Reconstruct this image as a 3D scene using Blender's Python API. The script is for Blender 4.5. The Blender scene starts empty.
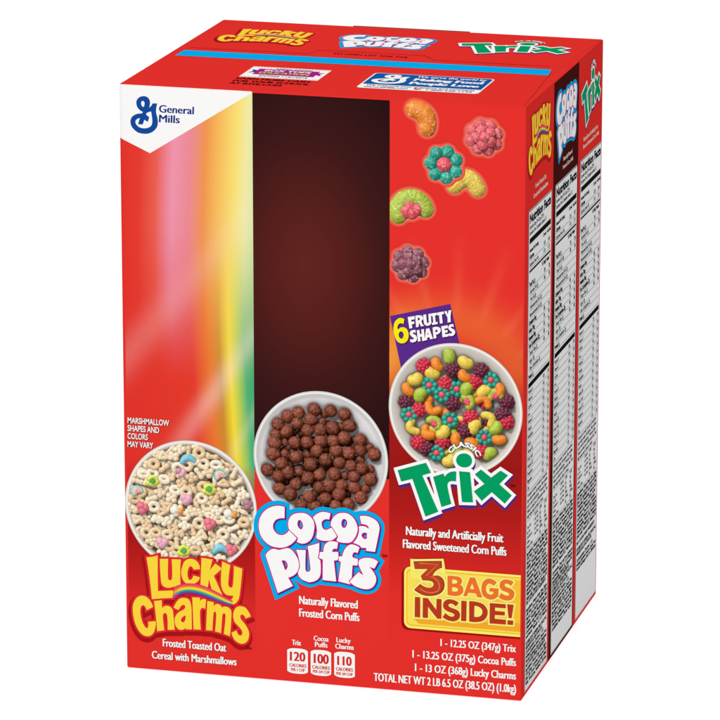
import bpy, bmesh, math, json
import numpy as np
from mathutils import Vector, Matrix
# =====================================================================
# camera, world, lamps, exposure
# =====================================================================
scene = bpy.context.scene
MM = 0.001
BW, BD, BH = 241.67, 209.09, 356.0            # the carton in millimetres
cam_data = bpy.data.cameras.new('camera')
cam = bpy.data.objects.new('camera', cam_data)
scene.collection.objects.link(cam)
CR = [[0.973856, 0.227014, 0.008335], [-0.21838, 0.945661, -0.240906], [-0.062571, 0.232788, 0.970513]]
CC = [788.68, -2396.04, 866.98]
right, fwd, up = [Vector(r) for r in CR]
m = Matrix.Identity(4)
for i in range(3):
    m[i][0], m[i][1], m[i][2], m[i][3] = right[i], up[i], -fwd[i], CC[i]*MM
cam.matrix_world = m
cam_data.sensor_width = 36.0
cam_data.lens = 4435.96/720*36
cam_data.shift_x = -(514.04-360)/720
cam_data.shift_y = (275.87-360)/720
cam_data.clip_start = 0.05
cam_data.clip_end = 200
scene.camera = cam

world = bpy.data.worlds.new('World')
scene.world = world
world.use_nodes = True
bg = world.node_tree.nodes['Background']
bg.inputs[0].default_value = (1, 1, 1, 1)
bg.inputs[1].default_value = 0.20

def area_lamp(name, loc, target, size, power):
    d = bpy.data.lights.new(name, 'AREA'); d.shape = 'SQUARE'; d.size = size; d.energy = power
    d.color = (1.0, 0.985, 0.965)
    o = bpy.data.objects.new(name, d); scene.collection.objects.link(o)
    o.location = loc
    o.rotation_euler = (Vector(target)-Vector(loc)).to_track_quat('-Z', 'Y').to_euler()
    return o
area_lamp('softbox_key', (0.12, -2.65, 2.6), (0.12, 0, 0.2), 1.1, 52)
area_lamp('softbox_top', (0.0, 0.2, 3.0), (0.12, 0.1, 0.3), 1.2, 34)

scene.view_settings.view_transform = 'Standard'
scene.view_settings.look = 'None'
scene.view_settings.exposure = 0.0
scene.view_settings.gamma = 1.0

# =====================================================================
# helpers
# =====================================================================
def lin(c):
    c = np.asarray(c, float)/255.0
    return np.where(c <= 0.04045, c/12.92, ((c+0.055)/1.055)**2.4)

def ink(name, rgb, rough=0.48, spec=0.0):
    """printed, aqueous-coated paperboard of one ink colour (small-scale press mottle)"""
    mt = bpy.data.materials.new(name); mt.use_nodes = True
    nt = mt.node_tree; b = nt.nodes['Principled BSDF']
    r, g, bl = [float(x) for x in lin(rgb)]
    tc = nt.nodes.new('ShaderNodeTexCoord')
    nz = nt.nodes.new('ShaderNodeTexNoise'); nz.inputs['Scale'].default_value = 900; nz.inputs['Detail'].default_value = 2
    nt.links.new(tc.outputs['Object'], nz.inputs['Vector'])
    mx = nt.nodes.new('ShaderNodeMixRGB'); mx.inputs[1].default_value = (r*.97, g*.97, bl*.97, 1); mx.inputs[2].default_value = (min(1, r*1.03), min(1, g*1.03), min(1, bl*1.03), 1)
    nt.links.new(nz.outputs[0], mx.inputs[0]); nt.links.new(mx.outputs[0], b.inputs['Base Color'])
    finish(nt, b, tc, rough, spec)
    return mt

def finish(nt, b, tc, rough, spec):
    b.inputs['Roughness'].default_value = rough
    b.inputs['Specular IOR Level'].default_value = spec
    n2 = nt.nodes.new('ShaderNodeTexNoise'); n2.inputs['Scale'].default_value = 14; n2.inputs['Detail'].default_value = 3
    nt.links.new(tc.outputs['Object'], n2.inputs['Vector'])
    bp = nt.nodes.new('ShaderNodeBump'); bp.inputs['Strength'].default_value = 0.25; bp.inputs['Distance'].default_value = 0.0012
    nt.links.new(n2.outputs[0], bp.inputs['Height']); nt.links.new(bp.outputs[0], b.inputs['Normal'])

_mats = {}
def M(rgb, name='ink'):
    k = tuple(rgb)
    if k not in _mats: _mats[k] = ink(name, rgb)
    return _mats[k]

def print_mat():
    mt = bpy.data.materials.new('four_colour_print'); mt.use_nodes = True
    nt = mt.node_tree; b = nt.nodes['Principled BSDF']
    at = nt.nodes.new('ShaderNodeVertexColor'); at.layer_name = 'print'
    nt.links.new(at.outputs['Color'], b.inputs['Base Color'])
    tc = nt.nodes.new('ShaderNodeTexCoord')
    finish(nt, b, tc, 0.48, 0.0)
    return mt
PRINT = print_mat()

LAYER = 0.05                                   # millimetres between printed layers
class Panel:
    def __init__(s, O, U, V, N):
        s.O, s.U, s.V, s.N = [np.array(t, float) for t in (O, U, V, N)]
    def pts(s, uv, layer):
        uv = np.asarray(uv, float)
        return (s.O + uv[:, :1]*s.U + uv[:, 1:2]*s.V + s.N*(layer*LAYER))*MM
FRONT = Panel((0, 0, 0), (1, 0, 0), (0, 0, 1), (0, -1, 0))
SIDE = Panel((BW, 0, 0), (0, 1, 0), (0, 0, 1), (1, 0, 0))
TOPF = Panel((0, 0, BH), (1, 0, 0), (0, 1, 0), (0, 0, 1))          # on the front flap
TOPB = Panel((0, 0, BH-0.35), (1, 0, 0), (0, 1, 0), (0, 0, 1))     # on the back flap

def link(name, me, parent=None, label=None):
    o = bpy.data.objects.new(name, me); scene.collection.objects.link(o)
    if parent is not None: o.parent = parent
    if label: o['label'] = label
    return o

class Sheet:
    """collects flat printed shapes of several inks on one panel and links them as one mesh"""
    def __init__(s, panel): s.p = panel; s.V = []; s.F = []; s.I = []; s.mats = []
    def mi(s, mat):
        if mat not in s.mats: s.mats.append(mat)
        return s.mats.index(mat)
    def raw(s, uv, faces, mat, layer):
        base = sum(len(a) for a in s.V)
        s.V.append(s.p.pts(uv, layer)); k = s.mi(mat)
        for f in faces: s.F.append([i+base for i in f]); s.I.append(k)
    def poly(s, P, mat, layer):
        P = [tuple(p) for p in P]; s.raw(P, [list(range(len(P)))], mat, layer)
    def rect(s, u0, v0, u1, v1, mat, layer): s.poly([(u0, v0), (u1, v0), (u1, v1), (u0, v1)], mat, layer)
    def shape(s, loops, mat, layer, tr=None):
        """even-odd fill of closed loops"""
        cu = bpy.data.curves.new('t', 'CURVE'); cu.dimensions = '2D'; cu.fill_mode = 'BOTH'
        for L in loops:
            sp = cu.splines.new('POLY'); sp.points.add(len(L)-1)
            for i, (x, y) in enumerate(L): sp.points[i].co = (x, y, 0, 1)
            sp.use_cyclic_u = True
        s._curve(cu, mat, layer, tr)
    def _curve(s, cu, mat, layer, tr):
        ob = bpy.data.objects.new('t', cu); me = bpy.data.meshes.new_from_object(ob)
        n = len(me.vertices)
        if n:
            co = np.empty(n*3, np.float32); me.vertices.foreach_get('co', co); co = co.reshape(-1, 3)[:, :2].astype(float)
            if tr is not None: co = tr(co)
            s.raw(co, [list(p.vertices) for p in me.polygons], mat, layer)
        bpy.data.objects.remove(ob); bpy.data.meshes.remove(me); bpy.data.curves.remove(cu)
    def text(s, txt, u0, v0, u1, h, mat, layer, bold=0.02, ang=0.0, shear=0.0, warp=None, grow=False, fine=False):
        # weight comes from a few copies of the outline laid a fraction of a stroke apart
        if not fine and bold > .025:
            k_ = bold*h/CAP
            if not grow:                       # keep the outer size of the word
                u0 += k_; u1 = u1-k_; v0 += k_*.7; h -= 2*k_*.7; 
            if bold <= .05: offs = [(-k_, 0), (k_, 0), (0, 0)]
            elif not grow: offs = [(-k_, -k_*.7), (k_, -k_*.7), (-k_, k_*.7), (k_, k_*.7), (0, 0)]
            else: offs = [(k_*math.cos(a), k_*math.sin(a)) for a in np.arange(0, 6.28, 6.2832/10)]+[(0, 0)]
            for n_, (dx, dy) in enumerate(offs):
                w_ = None if warp is None else (lambda x, y, dx=dx, dy=dy: warp(x+dx, y+dy))
                s.text(txt, u0+dx, v0+dy, (u1+dx) if u1 is not None else None, h, mat, layer+n_*.1, 0, ang, shear, w_, fine=True)
            return
        cu = bpy.data.curves.new('t', 'FONT'); cu.body = txt; cu.offset = bold; cu.resolution_u = 3; cu.fill_mode = 'FRONT'
        ob = bpy.data.objects.new('t', cu); me = bpy.data.meshes.new_from_object(ob)
        n = len(me.vertices)
        if n:
            co = np.empty(n*3, np.float32); me.vertices.foreach_get('co', co); co = co.reshape(-1, 3)[:, :2].astype(float)
            x0, x1 = co[:, 0].min(), co[:, 0].max()
            cap = CAP
            sx = (u1-u0)/(x1-x0) if u1 is not None else h/cap*.85
            x = (co[:, 0]-x0)*sx; y = co[:, 1]*h/cap
            x = x+shear*y
            c, sn = math.cos(ang), math.sin(ang)
            q = np.stack([u0+x*c-y*sn, v0+x*sn+y*c], 1)
            if warp is not None: q = warp(x, y)
            # neighbouring letters sit a hair apart in height, so thickened strokes may touch
            par = list(range(n))
            def find(i):
                while par[i] != i: par[i] = par[par[i]]; i = par[i]
                return i
            for p in me.polygons:
                vs = p.vertices; a_ = find(vs[0])
                for w_ in vs[1:]: par[find(w_)] = a_
            roots = {}
            for i in range(n): roots.setdefault(find(i), []).append(i)
            order = sorted(roots.values(), key=lambda l: x[l].min())
            lay_ = np.zeros(n)
            for k_, l in enumerate(order): lay_[l] = (k_ % 2)*.05
            base = sum(len(a) for a in s.V)
            s.V.append(s.p.pts(q, layer)+s.p.N*(lay_[:, None]*LAYER*MM)); k_ = s.mi(mat)
            for p in me.polygons: s.F.append([i+base for i in p.vertices]); s.I.append(k_)
        bpy.data.objects.remove(ob); bpy.data.meshes.remove(me); bpy.data.curves.remove(cu)
    def build(s, name, parent=None, label=None):
        me = bpy.data.meshes.new(name)
        V = np.concatenate(s.V)
        me.from_pydata(V.tolist(), [], s.F)
        for mt in s.mats: me.materials.append(mt)
        me.polygons.foreach_set('material_index', s.I)
        me.update()
        # all faces look outward
        n = np.empty(len(me.polygons)*3, np.float32); me.polygons.foreach_get('normal', n)
        bad = np.nonzero(n.reshape(-1, 3) @ s.p.N < 0)[0]
        if len(bad):
            bm = bmesh.new(); bm.from_mesh(me); bm.faces.ensure_lookup_table()
            bmesh.ops.reverse_faces(bm, faces=[bm.faces[i] for i in bad]); bm.to_mesh(me); bm.free()
        return link(name, me, parent, label)

# height of a capital letter in the built-in font, measured once
_c = bpy.data.curves.new('t', 'FONT'); _c.body = 'H'
_o = bpy.data.objects.new('t', _c); _m = bpy.data.meshes.new_from_object(_o)
CAP = max(v.co.y for v in _m.vertices)
bpy.data.objects.remove(_o); bpy.data.meshes.remove(_m); bpy.data.curves.remove(_c)

def grid_print(name, panel, parent, UV, rgb_lin, faces, layer, label=None):
    """a printed picture: one flat sheet whose ink colours are given per vertex"""
    me = bpy.data.meshes.new(name)
    V = panel.pts(UV, layer)
    me.vertices.add(len(V)); me.vertices.foreach_set('co', V.astype(np.float32).reshape(-1))
    F = np.asarray(faces, np.int32)
    # orientation
    a, b, c = V[F[0, 0]], V[F[0, 1]], V[F[0, 2]]
    if np.dot(np.cross(b-a, c-a), panel.N) < 0: F = F[:, ::-1]
    me.loops.add(F.size); me.loops.foreach_set('vertex_index', np.ascontiguousarray(F).reshape(-1))
    me.polygons.add(len(F)); me.polygons.foreach_set('loop_start', np.arange(len(F), dtype=np.int32)*4)
    me.polygons.foreach_set('loop_total', np.full(len(F), 4, np.int32))
    me.update(calc_edges=True); me.validate()
    ca = me.color_attributes.new('print', 'FLOAT_COLOR', 'POINT')
    col = np.ones((len(V), 4), np.float32); col[:, :3] = np.clip(rgb_lin, 0, 1)
    ca.data.foreach_set('color', col.reshape(-1))
    me.materials.append(PRINT)
    return link(name, me, parent, label)

def rect_grid(u0, v0, u1, v1, nu, nv):
    U, V = np.meshgrid(np.linspace(u0, u1, nu+1), np.linspace(v0, v1, nv+1))
    i = np.arange((nu+1)*(nv+1)).reshape(nv+1, nu+1)
    F = np.stack([i[:-1, :-1], i[:-1, 1:], i[1:, 1:], i[1:, :-1]], -1).reshape(-1, 4)
    return np.stack([U.ravel(), V.ravel()], 1), F

def ramp(t, stops):
    t = np.asarray(t, float); xs = [s[0] for s in stops]
    return np.stack([np.interp(t, xs, [s[1][k] for s in stops]) for k in range(3)], -1)

DATA = json.loads(''.join('''{"d":{"lucky_fill":[[1357,7070,1539,7096,1719,7135,1889,7184,2055,7244,2037,6116,2045,5030,2986,5148,2981,4682,2257,4591,1662,4490,1608,5154,1538,5817,1455,6444],[2182,7043,2698,7084,2673,6404,2676,5934,2691,5849,2713,5793,2760,5759,2797,5754,2858,5776,2890,5806,2928,5909,2941,5997,2940,6581,2914,7076,3480,7100,3443,6639,3430,6177,3441,5701,3477,5225,3115,5117,3030,5411,2960,5363,2847,5311,2727,5284,2645,5281,2565,5290,2445,5324,2374,5364,2316,5426,2274,5508,2250,5596,2223,5874,2186,6574],[3569,6679,3631,6863,3688,6977,3769,7068,3817,7104,3923,7159,4037,7191,4093,7198,4207,7192,4318,7163,4370,7141,4458,7082,4531,7005,4612,6867,4645,6764,4658,6597,4262,6544,4240,6619,4196,6678,4130,6727,4081,6740,4058,6734,4027,6715,3976,6658,3928,6553,3890,6386,3883,6271,3886,6166,3911,6024,3947,5935,3996,5891,4039,5880,4087,5894,4112,5911,4173,5981,4227,6087,4243,6176,4654,6096,4610,5966,4538,5854,4470,5785,4348,5702,4214,5642,4119,5615,4021,5605,3922,5613,3825,5638,3739,5686,3657,5770,3594,5871,3527,6037,3502,6156,3493,6277,3498,6396,3518,6511],[4757,7316,5434,7257,5264,6584,5601,7023,6024,6748,5507,6253,6022,5123,5367,5405,5208,6012,5126,5489,4680,5607],[6038,7187,6523,7005,6437,6429,6386,5850,6392,5783,6429,5687,6459,5643,6510,5607,6549,5605,6601,5628,6645,5668,6667,5718,6694,5925,6730,6342,6744,6760,6743,6971,7264,6838,7203,6167,7154,5720,7090,5205,7050,5014,6998,4868,6936,4769,6899,4724,6813,4646,6780,4624,6704,4597,6582,4585,6410,4596,6239,4622,6069,4662,6174,4851,6277,4829,6380,4824,
6481,4835,6568,4873,6616,4916,6667,4996,6684,5058,6689,5126,6586,5113,6403,5115,6318,5128,6278,5144,6193,5200,6120,5273,6065,5359,6003,5504,5962,5657,5950,5735,5945,6043,5963,6501,6007,6958],[461,3705,464,3884,475,3973,515,4148,545,4232,611,4362,653,4422,752,4530,809,4576,912,4632,1028,4664,1146,4666,1207,4653,1266,4633,1377,4572,1470,4490,1528,4421,1627,4272,1704,4107,1734,4018,1327,3777,1293,3907,1226,4018,1162,4065,1111,4074,1087,4069,1027,4028,1003,4001,966,3936,942,3825,935,3747,935,3590,950,3433,978,3278,1020,3125,1074,2975,1119,2877,1175,2783,1241,2698,1295,2661,1336,2654,1355,2660,1389,2695,1409,2744,1426,2886,1412,3066,1879,3136,1885,3017,1880,2898,1864,2781,1819,2588,1772,2464,1741,2406,1677,2319,1597,2243,1505,2189,1404,2159,1297,2154,1193,2173,1078,2224,974,2297,885,2386,826,2462,722,2622,677,2707,606,2884,566,3017,506,3290,485,3428],[1790,4386,2266,4478,2292,3987,2366,4074,2426,4115,2496,4143,2574,4159,2653,4158,2734,4135,2814,4095,2881,4037,2932,3948,2950,3892,2969,3774,3026,3178,3053,2699,2624,2663,2628,3166,2607,3499,2589,3580,2545,3671,2513,3694,2454,3704,2415,3690,2370,3647,2339,3552,2331,3473,2351,3134,2416,2620,1965,2519,1934,3016,1893,3512,1847,3950],[3001,4071,3069,4239,3159,4396,3263,4543,3346,4629,3394,4664,3441,4690,3543,4725,3704,4741,3843,4716,3926,4674,3961,4643,3996,4597,4048,4491,4081,4375,4105,4215,4115,4008,4123,2815,3746,2794,3737,2887,3676,2818,3607,2769,3569,2752,3486,2731,3395,2728,3309,2749,3271,2769,3193,2844,3161,2889,3111,2989,3067,3159,
3063,3342,3071,3402,3099,3507,3172,3654,3236,3738,3273,3774,3438,3900,3613,3997,3683,4060,3724,4131,3726,4208,3692,4277,3654,4302,3609,4305,3545,4282,3494,4240,3453,4187,3376,4074,3309,3952],[4168,4815,4642,4839,4640,4611,4714,4707,4811,4765,4911,4777,5017,4746,4960,4140,4901,4193,4856,4210,4808,4211,4760,4197,4718,4169,4682,4116,4642,4002,4634,3922,4633,3565,4647,3208,4676,2851,4227,2824],[5093,4664,5494,4619,5476,4359,5526,4430,5587,4484,5657,4519,5691,4528,5762,4528,5831,4510,5918,4452,5960,4395,5990,4324,6046,4366,6106,4393,6170,4406,6250,4405,6328,4389,6401,4358,6464,4314,6516,4256,6554,4190,6568,4145,6581,4003,6535,3247,6475,2587,6095,2701,6165,3249,6218,3826,6211,3905,6192,3953,6169,3976,6138,3988,6086,3979,6039,3935,6022,3897,6008,3818,5926,2738,5556,2811,5608,3319,5642,3860,5632,3951,5612,4008,5581,4039,5553,4046,5508,4019,5484,3984,5473,3945,5421,3398,5397,2849,5000,2842],[7767,3929,7438,3772,7417,3837,7387,3895,7347,3945,7288,3990,7242,4003,7196,3994,7153,3965,7123,3924,7113,3866,7116,3830,7134,3761,7166,3697,7237,3605,7395,3432,7507,3265,7571,3147,7616,3037,7645,2936,7659,2832,7657,2781,7623,2573,7575,2443,7510,2338,7430,2262,7335,2207,7233,2180,7128,2184,6976,2230,6927,2255,6834,2319,6754,2398,6721,2442,6653,2558,6625,2620,6569,2818,6889,2985,6899,2909,6936,2805,6988,2731,7056,2686,7106,2680,7177,2707,7211,2743,7243,2832,7238,2927,7221,2972,7174,3056,7036,3226,6824,3427,6752,3530,6711,3629,6679,3786,6677,3910,6705,4093,6763,4249,6818,4338,6889,4414,6926,4441,7009,
4481,7100,4503,7194,4508,7339,4484,7427,4443,7469,4412,7540,4334,7683,4115],[3745,3656,3666,3621,3597,3575,3537,3519,3475,3431,3451,3364,3450,3304,3472,3255,3511,3217,3557,3205,3604,3220,3663,3270,3696,3319,3718,3374,3739,3468,3748,3580]],"lucky_red":[[1269,2031,1179,2047,1089,2079,909,2188,789,2306,680,2453,606,2573,487,2843,414,3113,361,3413,335,3773,356,4013,390,4163,431,4283,491,4403,550,4493,628,4583,729,4672,879,4753,999,4786,1089,4794,1179,4786,1299,4754,1389,4712,1509,4626,1524,4643,1482,5153,1412,5813,1329,6443,1216,7163,1239,7181,1509,7218,1749,7272,2169,7422,2184,7403,2179,7193,2199,7170,2739,7213,2859,7198,3609,7231,3617,7223,3609,7091,3729,7194,3879,7276,4029,7316,4149,7323,4299,7300,4419,7256,4518,7193,4599,7117,4619,7133,4625,7163,4639,7433,4659,7450,5559,7371,5584,7343,5547,7193,5559,7174,5589,7180,5859,7004,5889,7023,5929,7313,5949,7354,6579,7117,6609,7110,6669,7118,7359,6942,7396,6923,7304,5933,7197,5093,7168,4973,7115,4823,7043,4703,6965,4613,6999,4608,7149,4633,7299,4622,7427,4583,7539,4515,7645,4403,7764,4223,7843,4073,7914,3893,7919,3863,7412,3623,7422,3593,7579,3383,7682,3203,7752,3023,7783,2843,7764,2633,7716,2453,7639,2303,7569,2218,7509,2165,7389,2094,7299,2065,7179,2053,7089,2064,6939,2110,6807,2183,6699,2273,6579,2429,6069,2578,6039,2599,6009,2596,5506,2693,5469,2716,5409,2726,4899,2715,4869,2723,4936,4043,4929,4078,4869,4060,4839,4083,4809,4080,4786,4043,4759,3923,4764,3383,4810,2753,4779,2732,3759,2669,3729,2676,3639,2661,3609,2633,3549,2616,3459,
2603,3309,2617,3189,2675,3180,2663,3182,2603,3159,2583,2559,2533,2515,2513,1869,2370,1719,2183,1599,2097,1509,2058,1419,2035],[7084,2813,7097,2813,7117,2843,7113,2903,7029,3043,7014,3023,7022,2933,7042,2873],[1265,2873,1299,2860,1300,2873,1299,2963,1272,3143,1285,3173,1749,3243,1790,3263,1734,3833,1719,3864,1239,3582,1175,3863,1119,3945,1084,3893,1066,3803,1058,3683,1084,3383,1166,3083],[2498,2933,2506,2993,2499,3267,2469,3556,2456,3413,2469,3216,2484,3173],[6646,3023,6669,3012,6932,3143,6699,3383,6669,3365],[3096,3773,3188,3863,3099,3899,3087,3893],[2841,4223,2889,4194,2919,4210,2999,4373,3115,4553,3099,4574,2439,4490,2409,4485,2392,4463,2409,4236,2431,4253,2499,4273,2619,4286,2739,4265],[6628,4313,6639,4296,6759,4463,6729,4474,6519,4458,6513,4433,6579,4375],[3114,4583,3129,4573,3219,4681,3319,4763,3399,4808,3519,4848,3669,4866,3819,4852,3939,4811,4029,4749,4042,4763,4040,4913,4059,4935,4719,4968,4749,4968,4768,4943,4779,4888,4869,4903,4989,4889,5139,4829,5151,4793,5169,4781,5599,4733,5619,4725,5623,4673,5649,4646,5769,4653,5889,4621,5919,4648,6099,4976,6129,4991,6339,4950,6459,4959,6492,4973,6459,4988,6279,5009,6189,5051,6099,5117,6069,5107,5979,5015,5949,5018,5287,5303,5229,5340,5199,5340,4569,5507,4552,5543,4555,5663,4539,5681,4419,5599,4299,5541,4149,5494,4029,5481,3879,5494,3759,5531,3669,5582,3579,5669,3570,5633,3609,5153,3579,5125,3129,4991,3110,4973,3106,4613],[2166,5183,2199,5178,2349,5198,2386,5213,2319,5250,2255,5303,2181,5393,2169,5435],[6547,5783,6604,6323,6618,
6683,6609,6763,6558,6383,6513,5873,6519,5793],[5790,5933,5799,5913,5820,5963,5829,6387,5668,6233,5667,6203],[4038,6053,4059,6037,4103,6113,4129,6293,4149,6321,4569,6242,4584,6263,4590,6443,4569,6459,4179,6407,4153,6443,4128,6563,4089,6602,4034,6473,4010,6323,4011,6173]],"lucky_shadow":[[1179,1939,1059,1978,969,2021,819,2126,658,2303,519,2513,397,2783,313,3083,259,3383,230,3713,249,4013,289,4193,330,4313,423,4493,488,4583,579,4683,669,4759,759,4814,849,4854,969,4887,1089,4899,1179,4893,1269,4875,1389,4832,1403,4853,1284,5993,1094,7253,1119,7272,1449,7314,1719,7373,2289,7579,2289,7282,2829,7325,2919,7326,2949,7303,3759,7337,3909,7397,4089,7428,4239,7420,4329,7401,4509,7326,4527,7343,4537,7553,4569,7563,5709,7464,5715,7433,5669,7253,5799,7174,5843,7463,5859,7500,6489,7263,6549,7258,6609,7233,6639,7235,7505,7013,7432,6143,7331,5273,7277,4973,7203,4763,7209,4746,7239,4736,7359,4717,7479,4676,7599,4602,7682,4523,7773,4403,7886,4223,7957,4073,8050,3833,8039,3803,7598,3593,7583,3563,7719,3356,7811,3173,7868,2993,7888,2813,7866,2603,7839,2494,7792,2363,7689,2194,7569,2079,7443,2003,7329,1963,7239,1950,7089,1957,6939,1997,6759,2089,6639,2185,6514,2333,6069,2473,5919,2513,5889,2511,5319,2621,4809,2608,4719,2623,3759,2564,3729,2572,3639,2533,3519,2503,3429,2497,3309,2507,3249,2485,2709,2439,2679,2446,2589,2422,2499,2419,2459,2393,1929,2274,1839,2156,1749,2071,1659,2009,1569,1967,1449,1934,1359,1923],[1212,3293,1239,3273,1659,3336,1677,3353,1648,3653,1637,3683,1629,3689,1209,3439,1186,
3413],[2835,4343,2864,4343,2905,4433,2889,4440,2584,4403,2709,4383],[5725,4763,5739,4754,5829,4750,5859,4757,5929,4883,5933,4913,5300,5183,5259,5210,4476,5423,4449,5439,4419,5480,4239,5408,4089,5378,3879,5387,3699,5438,3690,5423,3719,5063,3236,4913,3213,4883,3219,4821,3339,4896,3489,4952,3699,4971,3789,4964,3909,4936,3926,4943,3939,5034,4839,5079,4869,5072,4874,5033,4899,5008,5049,4981,5289,4874,5731,4823,5736,4793]],"lucky_pale":[],"cocoa_fill":[[9259,8329,9119,8357,9039,8381,8959,8417,8819,8500,8739,8559,8658,8630,8548,8750,8490,8830,8439,8918,8371,9070,8339,9170,8301,9330,8287,9430,8279,9610,8285,9710,8300,9810,8338,9970,8372,10070,8417,10170,8496,10310,8554,10390,8623,10470,8739,10582,8819,10644,8919,10709,9059,10780,9159,10819,9259,10848,9359,10870,9499,10887,9599,10887,9739,10868,9859,10835,9868,10830,9873,10810,9861,10150,9759,10153,9699,10148,9499,10101,9419,10067,9361,10030,9279,9951,9237,9890,9195,9810,9174,9750,9161,9690,9156,9590,9162,9530,9176,9470,9205,9390,9267,9290,9319,9233,9379,9183,9439,9148,9519,9116,9579,9102,9659,9097,9719,9104,9779,9120,9839,9146,9919,9193,9970,9230,10033,9290,10079,9350,10119,9422,10139,9429,10596,8990,10593,8970,10519,8859,10466,8790,10339,8656,10199,8542,10039,8447,9912,8390,9819,8357,9679,8323,9559,8311,9479,8311],[10776,8693,10656,8738,10625,8755,10613,8775,10678,8975,10682,8995,10676,9004,10134,9495,10100,9595,10081,9695,10077,9795,10086,9915,10106,10015,10124,10075,10181,10195,10220,10255,10296,10348,10396,10431,10516,10489,10676,
10531,10876,10555,10996,10555,11076,10547,11136,10535,11236,10503,11356,10435,11436,10371,11491,10315,11555,10235,11596,10171,11640,10075,11658,10015,11677,9875,11675,9715,11645,9475,11595,9255,11532,9095,11496,9032,11436,8947,11336,8843,11276,8797,11196,8749,11116,8713,11056,8694,10936,8675,10876,8676],[12044,8976,11964,8998,11884,9033,11786,9096,11778,9116,11816,9296,11832,9456,11833,9596,11821,9736,11793,9876,11749,10016,11689,10156,11598,10316,11593,10336,11685,10436,11804,10541,11944,10636,12064,10691,12164,10714,12304,10720,12444,10708,12524,10695,12644,10664,12654,10656,12653,10636,12576,10296,12564,10287,12484,10299,12424,10298,12324,10276,12280,10256,12224,10220,12164,10154,12134,10096,12115,10016,12115,9936,12136,9836,12168,9756,12224,9681,12284,9646,12344,9635,12404,9638,12464,9654,12624,9744,12724,9786,12744,9771,13036,9316,13039,9296,12964,9201,12872,9116,12764,9047,12684,9013,12564,8983,12304,8958,12184,8958],[13240,8941,13100,8972,13060,8993,13023,9023,13020,9043,13112,9283,13109,9303,12760,9830,12700,9873,12674,9903,12665,9923,12660,9963,12677,10083,12726,10243,12807,10403,12900,10522,13020,10625,13140,10692,13240,10729,13320,10749,13480,10764,13620,10750,13711,10723,13780,10694,13900,10622,13980,10557,14033,10503,14136,10363,14180,10286,14227,10183,14278,10023,14291,9943,14298,9843,14294,9763,14283,9683,14240,9525,14190,9403,14150,9323,14037,9143,13968,9063,13920,9022,13820,8966,13760,8948,13680,8934,13440,8923],[14937,8541,14797,8552,14791,8561,14839,8701,
14821,8721,14537,8709,14517,8714,14468,8801,14401,8841,14237,8914,14053,8961,14035,8981,14137,9100,14208,9201,14274,9321,14331,9461,14364,9581,14383,9701,14385,9821,14368,9981,14437,10013,14497,10029,14577,10038,14657,10037,14737,10025,14817,10000,14877,9966,14957,9901,14980,9921,14967,9981,14937,10041,14899,10081,14857,10108,14797,10132,14677,10159,14597,10166,14537,10164,14519,10181,14430,10621,14477,10641,14597,10666,14777,10675,14917,10659,15037,10630,15117,10604,15297,10522,15417,10437,15502,10341,15570,10221,15593,10161,15617,10061,15623,9981,15609,9841,15464,9081,15352,8541,15337,8523],[9453,5518,9433,5524,8696,7780,8742,7880,8793,7958,8833,8005,8911,8080,8973,8129,9053,8181,9113,8208,9154,8220,9213,8227,9273,8220,9453,8179,9513,8179,9613,8200,9933,8314,10033,8332,10113,8326,10189,8300,10233,8276,10309,8220,10353,8178,10406,8120,10482,8020,10553,7913,10618,7800,10687,7640,10732,7460,10741,7340,10737,7280,10716,7160,10673,7024,10634,6940,10586,6860,10513,6776,10413,6690,10313,6622,10233,6580,10093,6532,10076,6520,10078,6500,10348,6040,10339,6020],[11273,6351,11013,6425,10953,6452,10893,6490,10802,6573,10753,6633,10716,6693,10690,6753,10675,6813,10676,6873,10696,6953,10778,7153,10793,7233,10790,7393,10765,7573,10707,7833,10649,8033,10569,8253,10573,8267,10593,8273,11134,8293,11145,8273,11123,7733,11118,7353,11122,7113,11147,7033,11173,6998,11193,6983,11253,6965,11313,6978,11372,7013,11406,7053,11430,7113,11436,7193,11358,7893,11267,8533,11293,8548,11973,8798,11977,8793,
11955,8273,11886,7873,11886,7853,11893,7846,12014,7773,12026,7753,12050,7533,12061,7273,12054,7033,12041,6913,12025,6833,11984,6713,11933,6628,11873,6561,11773,6484,11633,6407,11533,6373,11353,6334],[12307,6536,12187,6541,12177,6556,12187,7796,12167,7811,11955,7876,11953,7896,12013,8236,12027,8250,12207,8265,12224,8276,12229,8416,12239,8496,12252,8556,12287,8659,12314,8716,12355,8776,12407,8833,12462,8876,12527,8913,12587,8937,12707,8962,12867,8967,12967,8953,13027,8938,13091,8916,13111,8896,13047,8523,12927,8528,12887,8521,12847,8506,12807,8478,12791,8456,12773,8416,12765,8376,12767,8333,12776,8316,12787,8311,13107,8337,13117,8316,13137,8016,13072,7836,12881,7796,12867,7790,12859,7776,12992,6536,12987,6519],[13819,6414,13130,6537,13124,6557,13281,7697,13279,7720,13154,7817,13146,7837,13164,8037,13172,8057,13363,8097,13376,8117,13404,8257,13454,8397,13522,8537,13599,8652,13699,8753,13799,8825,13899,8864,13999,8869,14099,8850,14259,8800,14359,8747,14400,8717,14407,8697,14299,8374,14279,8374,14239,8394,14179,8408,14139,8408,14099,8397,14059,8375,14021,8337,13988,8257,13978,8197,13978,8137,13984,8097,13998,8077,14299,7997,14319,7980,14288,7617,14279,7604,14259,7602,13999,7600,13984,7577,13938,6817,13760,6617,13752,6597,13862,6417,13839,6410],[14552,6205,14292,6270,14212,6299,14112,6346,14012,6403,13923,6465,13812,6564,13806,6585,14352,7204,14372,7197,14592,7053,14612,7048,14626,7065,14393,7565,14359,7665,14347,7765,14360,7845,14392,7919,14432,7971,14505,8025,14592,8065,14692,
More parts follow.
